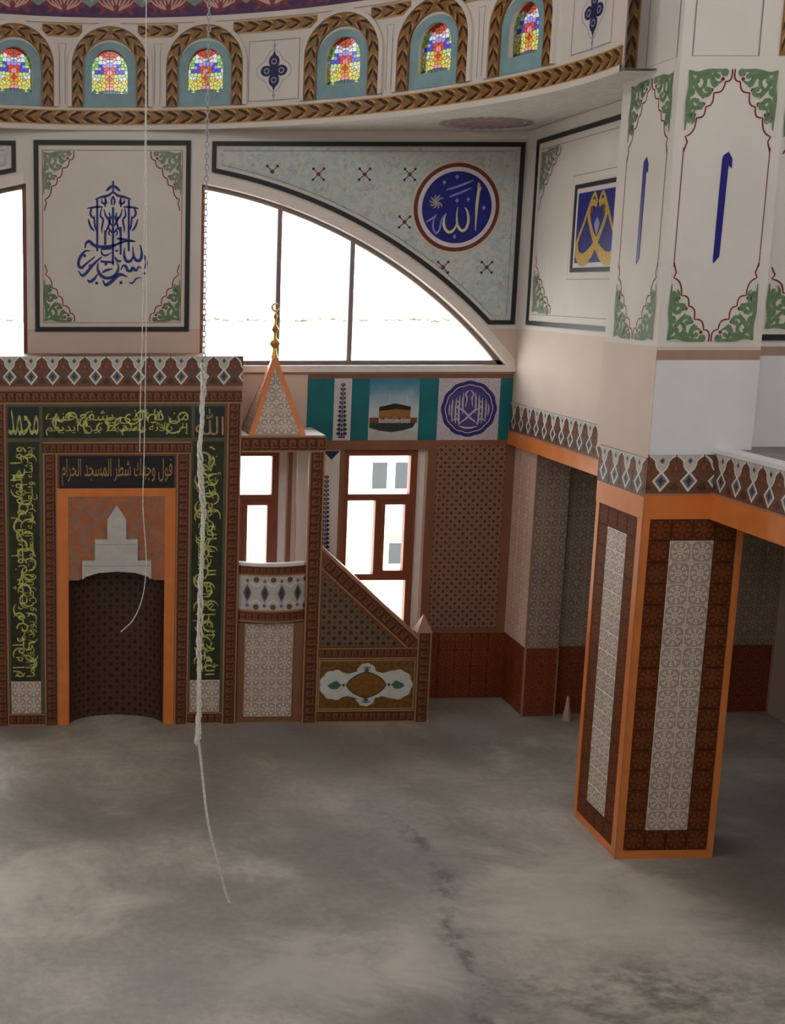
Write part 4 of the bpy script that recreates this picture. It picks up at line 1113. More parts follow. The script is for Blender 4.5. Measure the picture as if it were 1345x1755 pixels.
# round blue calligraphy tile
rp = thing('rosette_picture', (4.92, YQ, 3.33), 'pale square tile with scalloped dark blue calligraphy rosette', 'picture')
mb = MB(F); mb.bx(4.54, 5.30, 3.33, 4.09, 0, .016); obj('ground', mb, 'rosette_pale', rp)
mb = MB(F); rc = (4.925, 3.715)
sc = lambda r, k: [(rc[0] + r * (1 + .035 * abs(math.cos(6 * t))) * math.cos(t), rc[1] + r * (1 + .035 * abs(math.cos(6 * t))) * math.sin(t)) for t in [2 * PI * i / 72 for i in range(72)]]
mb.ex(sc(.335, 0), .016, .0175, 0); mb.rib(sc(.285, 0), .012, .0178, 1, closed=True)
mb.pl(sc(.262, 0), .0178, 2)
obj('rosette', mb, ['rosette_ink', 'rosette_pale', 'rosette_mid'], rp)
mb = MB(F)
for s in (-1, 1):
    for x, y0, y1, wd in ((.075, -.06, .20, .020), (.118, -.20, .17, .022), (.160, -.18, .14, .020), (.205, -.14, .12, .020), (.238, -.08, .06, .016)):
        stroke(mb, [(rc[0] + s * x, rc[1] + y0), (rc[0] + s * (x + .006), rc[1] + (y0 + y1) / 2), (rc[0] + s * x, rc[1] + y1)], wd, .0185, 0)
    stroke(mb, [(rc[0] - s * .10, rc[1] - .17), (rc[0] - s * .02, rc[1] - .11), (rc[0] + s * .07, rc[1] - .02), (rc[0] + s * .17, rc[1] + .02)], .022, .0187, 0)
    stroke(mb, [(rc[0] + s * .10, rc[1] - .19), (rc[0] + s * .15, rc[1] - .12), (rc[0] + s * .22, rc[1] - .16)], .016, .0187, 0)
    stroke(mb, [(rc[0] + s * .01, rc[1] + .23), (rc[0] + s * .05, rc[1] + .18), (rc[0] + s * .03, rc[1] + .13), (rc[0] + s * .045, rc[1] + .02)], .018, .0187, 0)
    for y in (-.06, .03, .09): mb.disc((rc[0] + s * .14, rc[1] + y), .012, .0189, 0, 7)
stroke(mb, [(rc[0] - .11, rc[1] - .215), (rc[0], rc[1] - .235), (rc[0] + .11, rc[1] - .215)], .022, .0187, 0)
obj('rosette_letters', mb, 'rosette_pale', rp)

# white painted pier between the two tall windows
pp = thing('vine_painting', (3.07, YQ, 1.2), 'white wall strip painted with a dark blue vine beside the tall window', 'panel')
mb = MB(F); mb.bx(2.995, 3.355, 0.9, 3.20, 0, .01); obj('ground', mb, 'white_paint', pp)
mb = MB(F); vine(mb, 3.20, 1.9, 2.9, .0115)
mb.pl([(3.14, 3.2), (3.355, 3.2), (3.25, 3.09)], .0115, 0)
obj('vine', mb, 'vine_ink', pp)

# ---- tiled part of the qibla wall at the right of the window
mb = MB(F); mb.bx(4.50, 5.55, 0.86, 3.33, 0, .006); obj('brown_field', mb, 'plain_brown', wall_front)
LU0, LU1, LV0, LV1 = 4.56, 5.42, 0.93, 3.26
nu, nv = 4, 11
me_l = {}
du, dv = (LU1 - LU0) / nu, (LV1 - LV0) / nv
for j in range(nv):
    for i in range(nu):
        mb = MB(lambda u, v, w: (u, -w, v)); a, b = du / 2 - .001, dv / 2 - .001
        cx_, cz_ = LU0 + (i + .5) * du, LV0 + (j + .5) * dv
        if (0) not in me_l:
            pts = [(-a, -b), (a, -b), (a, b), (-a, b)]
            mb.ex(pts, 0, .008)
            # the print runs on from tile to tile: its repeat fits the tile exactly
            me_l[0] = mesh_of('lattice_tile', mb, ['lattice_print'])
            for d in me_l[0].uv_layers[0].data:
                d.uv = (d.uv[0] * 0.25 / du, d.uv[1] * 0.25 / dv)
        inst('lattice_tile', me_l[0], (cx_, YQ - .006, cz_), wall_front)
WT = tile_mesh('wainscot_tile', 0.208, 0.208, 'tile_wainscot'); 
mb = MB(F); mb.bx(4.45, 5.55, 0.0, 0.86, 0, .004); obj('wainscot_bed', mb, 'grout', wall_front)
grid_tiles(wall_front, lambda i, j: WT, F, 0, 4.49, 5.55, 0.01, 0.85, 5, 4, name='wainscot_tile', w=.004)

# ---- corner pier of the aisle and the aisle itself
mb = MB(); mb.box3(5.55, 5.94, 14.20, YQ - .001, 0.0, 3.275)
pier = obj('corner_pier', mb, 'grout_pale', label='pale tiled corner pier between the tall window wall and the side aisle', category='pier')
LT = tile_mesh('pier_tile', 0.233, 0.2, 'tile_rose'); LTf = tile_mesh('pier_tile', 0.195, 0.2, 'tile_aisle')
WTs = tile_mesh('wainscot_tile', 0.233, 0.212, 'tile_wainscot'); WTf = tile_mesh('wainscot_tile', 0.195, 0.212, 'tile_wainscot')
grid_tiles(pier, lambda i, j: LT, FX(5.55), RZX, 14.21, 14.92, 0.87, 3.27, 3, 12, name='tile')
grid_tiles(pier, lambda i, j: WTs, FX(5.55), RZX, 14.21, 14.92, 0.01, 0.87, 3, 4, name='wainscot_tile')
grid_tiles(pier, lambda i, j: LTf, FQ(14.20), 0, 5.555, 5.945, 0.87, 3.27, 2, 12, name='tile')
grid_tiles(pier, lambda i, j: WTf, FQ(14.20), 0, 5.555, 5.945, 0.01, 0.87, 2, 4, name='wainscot_tile')
mb = MB(); mb.box3(5.535, 5.556, 14.185, 14.206, 0, 3.30); obj('edge_trim', mb, 'cornice', pier)
mb = MB(); mb.box3(5.935, 5.955, 14.186, 14.206, 0, 0.87); obj('edge_trim', mb, 'cornice', pier)
mb = MB(FQ(14.27)); mb.bx(5.945, 8.70, 0, 3.34, -0.3, 0)
aisle = obj('wall_aisle_front', mb, 'grout_pale', kind='structure')
AT = tile_mesh('aisle_tile', 0.192, 0.2, 'tile_aisle'); AWt = tile_mesh('aisle_wainscot', 0.192, 0.212, 'tile_wainscot')
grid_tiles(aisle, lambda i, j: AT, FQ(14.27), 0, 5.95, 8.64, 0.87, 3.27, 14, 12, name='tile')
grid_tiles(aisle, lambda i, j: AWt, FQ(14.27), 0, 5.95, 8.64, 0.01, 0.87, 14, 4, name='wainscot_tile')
mb = MB(); mb.box3(8.64, 8.9, 10.4, 14.3, 0, 3.34); aw = obj('wall_aisle_right', mb, 'tile_aisle', kind='structure')
mb = MB(); mb.box3(8.625, 8.645, 14.24, 14.262, 0, 3.3); obj('edge_trim', mb, 'cornice', aw)
mb = MB(); mb.box3(5.5, 8.9, 10.6, 14.6, 3.34, 3.5); obj('ceiling_aisle', mb, 'white_paint', kind='structure')
# small pale cone left standing in the aisle
fc = MB(); fc.lathe([(0.05, 0), (0.046, 0.06), (0.03, 0.16), (0.018, 0.25), (0.022, 0.27), (0.012, 0.31), (0.0, 0.315)], (6.05, 14.05, 0), 14); fc.lathe([(0.0, 0.002), (0.062, 0.002), (0.062, 0.012), (0.05, 0.014)], (6.05, 14.05, 0), 14)
obj('floor_bottle', fc, 'pale_plastic', label='small pale tapering bottle standing on the floor of the dark aisle', category='bottle')

# ---- beam along the right side: orange strip and crown tiles on the side wall
mb = MB(FX(5.46)); mb.bx(11.30, 14.90, 3.28, 3.445, 0, .03); obj('orange_strip', mb, 'orange', wall_right)
mb = MB(FX(5.46)); mb.bx(11.30, 14.90, 3.443, 3.455, 0, .035); obj('edge_line', mb, 'cornice', wall_right)
for k in range(15): inst('crown_tile', CROWN, (5.46, 14.79 - k * CW, 3.455), wall_right, RZX)

# framed panel with the mirrored letters on the side wall
F5 = FXr(5.46, 12.78)
sp = thing('mirrored_letter_panel', (5.46, 12.78, 4.75), 'white side wall panel with gold mirrored letters on a blue square', 'panel')
mb = MB(F5); mb.bx(-1.75, 1.55, 4.80, 6.81, 0, .004); obj('ground', mb, 'white_paint', sp)
mb = MB(F5); mb.rect(-1.80, 1.58, 4.745, 6.86, .05, 0, .02); obj('frame', mb, 'black_frame', sp)
mb = MB(F5); mb.rib([(-1.68, 4.87), (1.5, 4.87), (1.5, 6.74), (-1.68, 6.74)], .007, .006, 0, closed=True); obj('border_line', mb, 'line_grey', sp)
for sx, sy in ((1, 1), (1, -1)):
    mb = MB(F5); corner(mb, -1.66, 4.89 if sy > 0 else 6.72, sx, sy, .55, .62, .007, lw=.014); obj('corner_ornament', mb, ['line_red', 'leaf_pale'], sp)
mb = MB(F5); mb.rib([(-.70, 5.27), (.70, 5.27), (.70, 6.36), (-.70, 6.36)], .007, .006, 0, closed=True); obj('outer_line', mb, 'line_grey', sp)
mb = MB(F5); mb.rect(-.61, .61, 5.345, 6.26, .045, .0, .02); obj('inner_frame', mb, 'black_frame', sp)
mb = MB(F5); mb.bx(-.565, .565, 5.39, 6.215, 0, .010); obj('white_mat', mb, 'disc_white', sp)
mb = MB(F5); mb.bx(-.51, .51, 5.44, 6.165, .010, .014); obj('blue_square', mb, 'blue_disc', sp)
mb = MB(F5)
for s in (-1, 1):
    q = lambda x, y: (s * x * .5, 5.80 + y * .345)
    p = smooth([q(*c) for c in ((-.04, .70), (-.20, .98), (-.42, .62), (-.66, .1), (-.92, -.42), (-.86, -.82), (-.55, -.95), (-.2, -.72), (.12, -.3), (.36, .15), (.42, .5), (.24, .72), (.06, .62))], 6)
    n = len(p); wd = [.042 + .095 * math.exp(-((i / n - .5) / .14) ** 2) + .03 * math.exp(-((i / n - .85) / .12) ** 2) for i in range(n)]
    mb.rib(p, wd, .016 + (.001 if s > 0 else 0), 0)
    mb.disc(q(-.28, .52), .04, .0175, 1, 10)
mb.pl([(-.07, 5.83), (0, 5.70), (.07, 5.83), (0, 5.90)], .0155, 2)
obj('gold_letters', mb, ['letter_gold', 'disc_brown', 'letter_pale'], sp)

# ================================================================== PILLAR
PX0, PX1, PY0, PY1 = 5.03, 5.93, 10.41, 11.35
pil = thing('tiled_pillar', ((PX0 + PX1) / 2, (PY0 + PY1) / 2, 0), 'square pillar with orange edges, brown and pale tiles and painted upper part', 'pillar')
mb = MB(); mb.box3(PX0 + .012, PX1 - .01, PY0 + .012, PY1 - .01, 0, 3.75); obj('core', mb, 'grout', pil)
mb = MB(); mb.box3(PX0, PX1, PY0, PY1 + .10, 3.70, 12.6); obj('upper_shaft', mb, 'wall_two_tone', pil)
FF = FQ(PY0 + .012); FL = FX(PX0 + .012)
T_D = tile_mesh('pillar_tile', .1935, .1915, 'tile_dark'); T_L = tile_mesh('pillar_tile', .1935, .1915, 'tile_light')
pick = lambda i, j: T_L if 1 <= i <= 2 and 1 <= j <= 14 else T_D
T_D2 = tile_mesh('pillar_tile', .195, .1915, 'tile_dark'); T_L2 = tile_mesh('pillar_tile', .195, .1915, 'tile_light')
grid_tiles(pil, pick, FF, 0, 5.095, 5.875, 0.08, 3.19, 4, 16, name='tile')
grid_tiles(pil, lambda i, j: T_L2 if 1 <= i <= 2 and 1 <= j <= 14 else T_D2, FL, RZX, 10.505, 11.29, 0.08, 3.19, 4, 16, name='tile')
for x0, x1, y0, y1 in ((PX0 - .006, 5.093, PY0 - .006, 10.50), (5.877, PX1 + .004, PY0 - .006, 10.47), (PX0 - .006, 5.06, 11.29, PY1 + .004)):
    mb = MB(); mb.box3(x0, x1, y0, y1, 0.0, 3.19); obj('corner_trim', mb, 'orange', pil)
mb = MB(); mb.box3(PX0 - .002, PX1, PY0 - .002, PY0 + .03, 0, .078); mb.box3(PX0 - .002, PX0 + .03, PY0 + .03, PY1, 0, .078); obj('base_trim', mb, 'orange', pil)
mb = MB(); mb.box3(PX0 - .012, PX0 - .004, PY0 - .012, PY0 - .003, 0.0, 3.72); obj('edge_bead', mb, 'cornice', pil)
mb = MB(FQ(PY0)); mb.bx(PX0 - .01, PX1 + .01, 3.19, 3.41, -.03, .01); obj('orange_band', mb, 'orange', pil)
mb = MB(FX(PX0)); mb.bx(PY0 - .0102, PY1 + .01, 3.19, 3.41, -.03, .0102); obj('orange_band', mb, 'orange', pil)
mb = MB(FQ(PY0)); mb.bx(PX0 - .012, PX1, 3.405, 3.42, -.02, .014); obj('edge_line', mb, 'cornice', pil)
for k in range(2): inst('crown_tile', CROWN, (PX0 + .1225 + k * CW, PY0, 3.42), pil)
inst('crown_tile', CROWN_CORNER, (PX0 + .1225 + 2 * CW, PY0, 3.42), pil)
for k in range(4): inst('crown_tile', CROWN, (PX0, 10.53 + k * .235, 3.42 - .03), pil, RZX)
mb = MB(FQ(PY0)); mb.bx(PX0 + .005, PX1, 3.74, 4.575, 0, .008); obj('plaster_patch', mb, 'plaster', pil)
mb = MB(FQ(PY0)); mb.bx(PX0, PX1, 4.57, 4.66, 0, .004); obj('unpainted_strip', mb, 'brown_strip', pil)
alif = [(5.4527, 6.2657), (5.4942, 6.2962), (5.5314, 6.2406), (5.5333, 6.1644), (5.5035, 6.1897), (5.4935, 5.4437), (5.4500, 5.3880), (5.4427, 5.4089), (5.4470, 6.2319)]
def pillar_panel(F, hw, zf, name, green):
    """painted cartouche with a tall blue letter; F is centred on the panel, u to the right"""
    mb = MB(F); mb.bx(-hw, hw, 4.735, 6.95, 0, .004); pn = obj(name, mb, 'white_paint', pil)
    mb = MB(F)
    for sx in (1, -1):
        for sy in (1, -1):
            corner(mb, -sx * hw, 4.735 if sy > 0 else 6.95, sx, sy, hw * .97, .62, .006, lw=.013)
        mb.rib([(sx * hw * .97, 5.36), (sx * hw * .97, 6.33)], .008, .006, 0)
    obj('corner_scrolls', mb, ['line_red', green], pn)
    mb = MB(F); ax = 5.478; mb.ex([((x - ax), z) for x, z in alif][::-1], .004, .010); obj('tall_letter', mb, 'blue_letters', pn)
pillar_panel(lambda u, v, w: (5.478 + u, PY0 - w, v), .375, 0, 'painted_cartouche', 'leaf_green')
pillar_panel(FXr(PX0, 10.88), .385, 0, 'painted_cartouche', 'leaf_green')
for F_, c, hw, y0 in ((lambda u, v, w: (5.40 + u, PY0 - w, v), 0, .275, 0), (FXr(PX0, 10.75), 0, .275, 0)):
    mb = MB(F_); mb.rib([(-hw, 7.055), (hw, 7.055), (hw, 8.9), (-hw, 8.9)], .009, .004, 0, closed=True); obj('panel_line', mb, 'line_grey', pil)
for F_, a, b in ((FQ(PY0), 5.845, 5.93), (FX(PX0), 11.21, 11.44)):
    mb = MB(F_); mb.bx(a, b, 7.06, 9.4, 0, .012, 0); leaf_run(mb, [((a + b) / 2, 7.08), ((a + b) / 2, 9.4)], (b - a), .014, period=.17); obj('leaf_border', mb, ['gold_band', 'gold_dark', 'gold_light'], pil)

# ================================================================== GALLERY BEAM TOWARDS THE VIEWER
gb = thing('gallery_beam', (5.63, 8.0, 3.2), 'orange gallery beam with crown tile frieze coming forward from the pillar', 'beam')
mb = MB(); mb.box3(5.63, 9.8, -3.0, PY0 + .0, 3.22, 3.80); mb.box3(5.93, 9.8, PY0, 10.62, 3.22, 3.80); obj('slab', mb, 'slab', gb)
mb = MB(FX(5.63)); mb.bx(-2.9, PY0 - .012, 3.19, 3.42, 0, .02); obj('orange_strip', mb, 'orange', gb)
mb = MB(FX(5.63)); mb.bx(-2.9, PY0 - .012, 3.415, 3.43, 0, .025); obj('edge_line', mb, 'cornice', gb)
for k in range(16): inst('crown_tile', CROWN, (5.63, 10.27 - k * CW, 3.43), gb, RZX)
mb = MB(); mb.box3(5.60, 5.76, -2.9, PY0, 3.775, 3.815); obj('plaster_lip', mb, 'plaster', gb)
# lower plaster and painted edge on the gallery wall
FG = FQ(10.62)
mb = MB(FG); mb.bx(5.93, 9.8, 3.80, 4.60, 0, .008); obj('plaster_patch', mb, 'plaster', wall_gallery)
mb = MB(FG); mb.bx(5.93, 9.8, 4.60, 4.68, 0, .004); obj('unpainted_strip', mb, 'brown_strip', wall_gallery)
gp = thing('gallery_panel', (7.6, 10.62, 4.74), 'black-framed painted panel at the right edge of the photo beside the pillar', 'panel')
mb = MB(FG); mb.bx(6.05, 9.6, 4.735, 4.785, 0, .02); mb.bx(6.05, 9.6, 6.86, 6.91, 0, .02); obj('frame', mb, 'black_frame', gp)
mb = MB(FG)
for sy in (1, -1):
    mb = MB(FG); corner(mb, 6.06, 4.83 if sy > 0 else 6.83, 1, sy, .5, .5, .006, lw=.013); obj('corner_scrolls', mb, ['line_red', 'leaf_green'], gp)


# ================================================================== MIHRAB
MY = 14.06
mh = thing('mihrab', (.565, 14.45, 0), 'tall brown prayer niche with gold lettered bands and crown tiles', 'mihrab')
FM = FQ(MY); MX = .565
niche = [(0, 0), (1.13, 0), (1.13, 1.785), (1.01, 1.785), (.93, 1.84), (.78, 1.885), (.565, 1.90), (.35, 1.885), (.20, 1.84), (.12, 1.785), (0, 1.785)]
body_out = [(-.88, 0), (0, 0)] + niche[:0:-1][0:0] 
# body front cut around the niche, with sides and top
mb = MB(FM)
out = [(-.88, 0), (0, 0), (0, 1.785), (.12, 1.785), (.20, 1.84), (.35, 1.885), (.565, 1.90), (.78, 1.885), (.93, 1.84), (1.01, 1.785), (1.13, 1.785), (1.13, 0), (2.005, 0), (2.005, 4.40), (-.88, 4.40)]
for t in tessellate_polygon([[Vector((p[0], p[1], 0)) for p in out]]): mb.pl([out[i] for i in t], 0)
for a, b in (((2.005, 0), (2.005, 4.40)), ((2.005, 4.40), (-.88, 4.40)), ((-.88, 4.40), (-.88, 0))):
    mb.face([FM(*a, 0), FM(*b, 0), FM(*b, -.84), FM(*a, -.84)])
for k in range(1, 11): mb.face([FM(*out[k], 0), FM(*out[k], -.06), FM(*out[k + 1], -.06), FM(*out[k + 1], 0)])
obj('body', mb, 'key_brown', mh)
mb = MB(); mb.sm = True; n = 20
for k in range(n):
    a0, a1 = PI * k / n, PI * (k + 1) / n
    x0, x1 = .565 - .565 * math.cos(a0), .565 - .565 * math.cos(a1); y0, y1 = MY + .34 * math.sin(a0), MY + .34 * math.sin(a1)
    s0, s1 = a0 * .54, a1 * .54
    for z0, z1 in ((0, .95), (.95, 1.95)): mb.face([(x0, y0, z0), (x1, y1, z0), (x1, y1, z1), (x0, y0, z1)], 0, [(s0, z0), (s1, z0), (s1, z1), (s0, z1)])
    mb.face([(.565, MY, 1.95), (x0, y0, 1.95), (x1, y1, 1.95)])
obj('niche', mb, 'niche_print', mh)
# crown row and cornice
for k in range(-5, 6): inst('crown_tile', CROWN, (MX + k * CW, MY, 4.07), mh)
inst('crown_tile', CROWN_HALF_R, (MX + 6 * CW, MY, 4.07), mh); inst('crown_tile', CROWN_HALF_L, (MX - 6 * CW, MY, 4.07), mh)
mb = MB(FM); mb.bx(-.885, 2.01, 4.035, 4.07, 0, .03); obj('cornice', mb, 'cornice', mh)
# key borders
key_strip('key_border', FM, (-.88, 3.868), (2.005, 3.868), .165, mh)
key_strip('key_border', FM, (2.005, .0), (2.005, 3.868), .165, mh)
key_strip('key_border', FM, (-.715, .0), (-.715, 3.868), .165, mh)
key_strip('key_border', FM, (-.29, 3.285), (1.425, 3.285), .145, mh)
key_strip('key_border', FM, (1.425, 0), (1.425, 3.285), .165, mh)
key_strip('key_border', FM, (-.125, 0), (-.125, 3.285), .165, mh)
for a, b in ((-.715, -.29), (1.425, 1.84)): key_strip('key_border', FM, (a, .0), (b, .0), .145, mh)
# lettered bands
mb = MB(FM)
for a, b, c, d in ((-.715, 1.84, 3.835, 3.868), (-.715, 1.84, 3.43, 3.475), (-.715, -.69, .145, 3.43), (-.335, -.29, .145, 3.43), (1.425, 1.447, .145, 3.43), (1.808, 1.84, .145, 3.43), (-.33, -.288, 3.475, 3.835), (1.425, 1.465, 3.475, 3.835)):
    mb.bx(a, b, c, d, 0, .010)
obj('band_edging', mb, 'band_edge', mh)
V = ['الله لا إله إلا هو الحي القيوم لا تأخذه سنة ولا نوم له ما في السموات وما في الأرض', 'من ذا الذي يشفع عنده إلا بإذنه يعلم ما بين أيديهم', 'وما خلفهم ولا يحيطون بشيء من علمه إلا بما شاء وسع كرسيه السموات والأرض ولا يؤوده حفظهما']
def halves(t):
    ws_ = t.split(); k = len(ws_) // 2
    return ' '.join(ws_[:k]), ' '.join(ws_[k:])
def lettered(name, box, text, rot, ground, ink, two=True, over=.0):
    u0, u1, v0, v1 = box
    mb = MB(FM); mb.bx(u0, u1, v0, v1, 0, .006); g = obj(name, mb, ground, mh)
    mb = MB(FM); pu, pv = (u1 - u0) * .06, (v1 - v0) * .02
    if rot == 0: pu, pv = (u1 - u0) * .02, (v1 - v0) * .08
    b = (u0 + pu, u1 - pu, v0 + pv, v1 - pv)
    if two:
        t1, t2 = halves(text)
        if rot == 0:
            m_ = b[2] + (b[3] - b[2]) * .42; text_into(mb, t1, (b[0], b[1], m_ - (b[3] - b[2]) * .1, b[3]), .0068, 0, 0); text_into(mb, t2, (b[0], b[1], b[2], m_ + (b[3] - b[2]) * .15), .0074, 0, 0)
        elif rot > 0:
            m_ = b[0] + (b[1] - b[0]) * .55; text_into(mb, t1, (b[0], m_ + .05, b[2], b[3]), .0068, 0, 1); text_into(mb, t2, (m_ - .04, b[1], b[2], b[3]), .0074, 0, 1)
        else:
            m_ = b[0] + (b[1] - b[0]) * .45; text_into(mb, t1, (m_ - .05, b[1], b[2], b[3]), .0068, 0, -1); text_into(mb, t2, (b[0], m_ + .04, b[2], b[3]), .0074, 0, -1)
        # flourishes that tie the stacked lines together
        rng = random.Random(name + str(rot))
        long_ = (b[3] - b[2]) if rot else (b[1] - b[0]); nfl = int(long_ / .11)
        for k in range(nfl):
            s = (k + .5) / nfl
            for q in range(2):
                c = .25 + .5 * rng.random(); r = .05 + .05 * rng.random(); a0 = rng.random() * 6; sp_ = []
                for i in range(8):
                    a = a0 + i * .42; x = s * long_ + r * math.cos(a); y = c * ((b[1] - b[0]) if rot else (b[3] - b[2])) + r * math.sin(a)
                    sp_.append((b[0] + y, b[2] + x) if rot else (b[0] + x, b[2] + y))
                if all(b[0] < p[0] < b[1] and b[2] < p[1] < b[3] for p in sp_): mb.rib(sp_, taper(8, .02), .0078 + .0002 * q, 0)
    else: text_into(mb, text, b, .0068, 0, rot)
    obj('lettering', mb, ink, g)
try:
    lettered('lettered_band', (1.447, 1.808, .553, 3.43), V[0], -1, 'band_green', 'letter_lime')
    lettered('lettered_band', (-.288, 1.425, 3.475, 3.835), V[1], 0, 'band_green', 'letter_lime')
    lettered('lettered_band', (-.69, -.335, .553, 3.43), V[2], 1, 'band_green', 'letter_lime')
    lettered('name_square', (1.465, 1.808, 3.475, 3.835), 'الله', 0, 'band_navy', 'letter_dull', two=False)
    lettered('name_square', (-.69, -.33, 3.475, 3.835), 'محمد', 0, 'band_navy', 'letter_lime', two=False)
    lettered('dark_inscription', (-.10, 1.235, 2.885, 3.265), 'فول وجهك شطر المسجد الحرام', 0, 'band_black', 'letter_dull', two=False)
except Exception as e:
    print('lettering failed', e)
# small pale tile squares at the foot of the bands
FT = tile_mesh('foot_tile', .176, .198, 'tile_light')
for a, b in ((-.69, -.335), (1.447, 1.808)): grid_tiles(mh, lambda i, j: FT, FM, 0, a, b, .147, .55, 2, 2, name='tile')
# orange surround with the stepped crown over the niche
mb = MB(FM); mb.bx(-.125, 0, 0, 2.885, 0, .012); obj('orange_jamb', mb, 'orange', mh)
mb = MB(FM); mb.bx(1.13, 1.255, 0, 2.885, 0, .012); obj('orange_jamb', mb, 'orange', mh)
mb = MB(FM); mb.bx(0, 1.13, 2.79, 2.885, 0, .012); obj('orange_head', mb, 'orange', mh)
mb = MB(FM); kp_ = [(0, 1.785), (.12, 1.785), (.20, 1.84), (.35, 1.885), (.565, 1.90), (.78, 1.885), (.93, 1.84), (1.01, 1.785), (1.13, 1.785), (1.13, 2.79), (0, 2.79)]
for t in tessellate_polygon([[Vector((p[0], p[1], 0)) for p in kp_]]): mb.pl([kp_[i] for i in t], .004)
obj('kufic_panel', mb, 'kufic_print', mh)
steps = [[(.16, 1.80), (.20, 1.84), (.35, 1.885), (.565, 1.90), (.78, 1.885), (.93, 1.84), (.97, 1.80), (.97, 2.03), (.16, 2.03)], [(.31, 2.03), (.81, 2.03), (.81, 2.285), (.31, 2.285)], [(.455, 2.285), (.675, 2.285), (.675, 2.52), (.565, 2.69), (.455, 2.52)]]
for k, s_ in enumerate(steps):
    mb = MB(FM); mb.ex(s_, 0, .05 + .0 * k)
    if k < 2:
        top = s_[-1][1]; mb.rib([(s_[-1][0] + .01, top - .06), (s_[-2][0] - .01, top - .06)], .006, .0515, 1)
    obj('crown_step', mb, ['pale_stone', 'line_grey'], mh)

# ================================================================== MINBAR
mn = thing('minbar', (3.2, 14.49, 0), 'brown tiled pulpit with pointed roof, curved balcony and sloping stair side', 'minbar')
FB = FQ(MY)
def dbox(name, x0, x1, z0, z1, m, y0=MY, y1=YQ - .01): 
    mb = MB(); mb.box3(x0, x1, y0, y1, z0, z1); return obj(name, mb, m, mn)
# tower: posts, head beam, lower box
dbox('tower_post', 2.815, 2.985, 0, 3.30, 'key_brown', MY, MY + .10)
dbox('tower_post', 2.815, 2.985, 1.0, 3.30, 'white_paint', YQ - .12, YQ - .012)
mb = MB(); mb.box3(2.012, 2.985, MY, YQ - .02, 3.30, 3.495); obj('tower_head', mb, 'white_paint', mn)
key_strip('key_border', FB, (2.012, 3.30), (2.99, 3.30), .195, mn)
key_strip('key_border', FB, (2.99, 0), (2.99, 3.30), .185, mn)
dbox('tower_box', 2.02, 2.81, 0, 1.27, 'key_brown', MY + .06)
dbox('platform', 2.02, 2.985, 1.20, 1.28, 'white_paint', MY + .05)
# curved balcony
mb = MB(); mb.sm = False; n = 18; R_ = .10
def bal(u): t = (u - 2.415) / .40; return MY + .035 - R_ * (1 - t * t)
rows = [(1.27, 1.285, 2), (1.285, 1.40, 0), (1.40, 1.42, 2), (1.42, 1.83, 1), (1.83, 1.85, 2), (1.85, 1.95, 0), (1.95, 1.985, 3)]
for k in range(n):
    u0, u1 = 2.015 + .80 * k / n, 2.015 + .80 * (k + 1) / n
    for z0, z1, m in rows:
        mb.face([(u0, bal(u0), z0), (u1, bal(u1), z0), (u1, bal(u1), z1), (u0, bal(u0), z1)], m, [(u0, z0), (u1, z0), (u1, z1), (u0, z1)])
    mb.face([(u0, bal(u0), 1.985), (u1, bal(u1), 1.985), (u1, bal(u1) + .09, 1.985), (u0, bal(u0) + .09, 1.985)], 3)
    mb.face([(u0, bal(u0) + .09, 1.27), (u1, bal(u1) + .09, 1.27), (u1, bal(u1) + .09, 1.985), (u0, bal(u0) + .09, 1.985)], 3)
    mb.face([(u0, bal(u0), 1.27), (u1, bal(u1), 1.27), (u1, bal(u1) + .12, 1.27), (u0, bal(u0) + .12, 1.27)], 0)
balc = obj('balcony', mb, ['key_brown', 'crown_pale', 'key_tan', 'sill_white'], mn)
FBal = lambda u, v, w: (u, bal(u) - w, v)
mb = MB(FBal)
for k in range(4):
    u = 2.115 + k * .2
    for dz, m, a, b in ((0, 1, .05, .11), (0, 2, .03, .075)):
        mb.pl([(u - a, 1.625), (u - a * .6, 1.575), (u, 1.625 - b), (u + a * .6, 1.575), (u + a, 1.625), (u + a * .6, 1.675), (u, 1.625 + b), (u - a * .6, 1.675)], .002 + .001 * m, m)
    for s in (-1, 1):
        mb.disc((u, 1.625 + s * .15), .022, .003, 1, 8)
        mb.disc((u + .1, 1.625 + s * .165), .035, .003, 3, 8); mb.rib([(u + .03, 1.625 + s * .13), (u + .1, 1.625 + s * .08), (u + .17, 1.625 + s * .13)], .014, .0025, 0)
obj('balcony_motifs', mb, ['crown_white', 'crown_blue', 'crown_dark', 'crown_brown'], balc)
for z0, hh in ((1.29, .105), (1.855, .09)):
    mb = MB(FBal); h = hh * .75; c = .075; path = [(0.02, 0.0), (0.02, 1.0), (0.86, 1.0), (0.86, 0.3), (0.46, 0.3), (0.46, 0.62)]
    for i in range(10): mb.rib([(2.03 + (i + px) * c, z0 + .01 + py * h) for px, py in path], .012, .002, 0)
    obj('key_motifs', mb, 'key_dark', balc)
# panel of pale tiles under the balcony
mb = MB(FB); mb.bx(2.02, 2.81, 0.0, 1.27, -.06, -.05); obj('panel_bed', mb, 'key_brown', mn)
BT = tile_mesh('panel_tile', .193, .191, 'tile_light')
FB2 = FQ(MY + .05)
grid_tiles(mn, lambda i, j: BT, FB2, 0, 2.105, 2.69, .06, 1.235, 3, 6, name='tile')
mb = MB(FB2); mb.bx(2.02, 2.10, 0, 1.25, 0, .02); mb.bx(2.695, 2.81, 0, 1.25, 0, .02); mb.bx(2.1, 2.695, 0, .055, 0, .02); mb.bx(2.1, 2.695, 1.238, 1.27, 0, .02); obj('panel_frame', mb, 'plain_brown', mn)
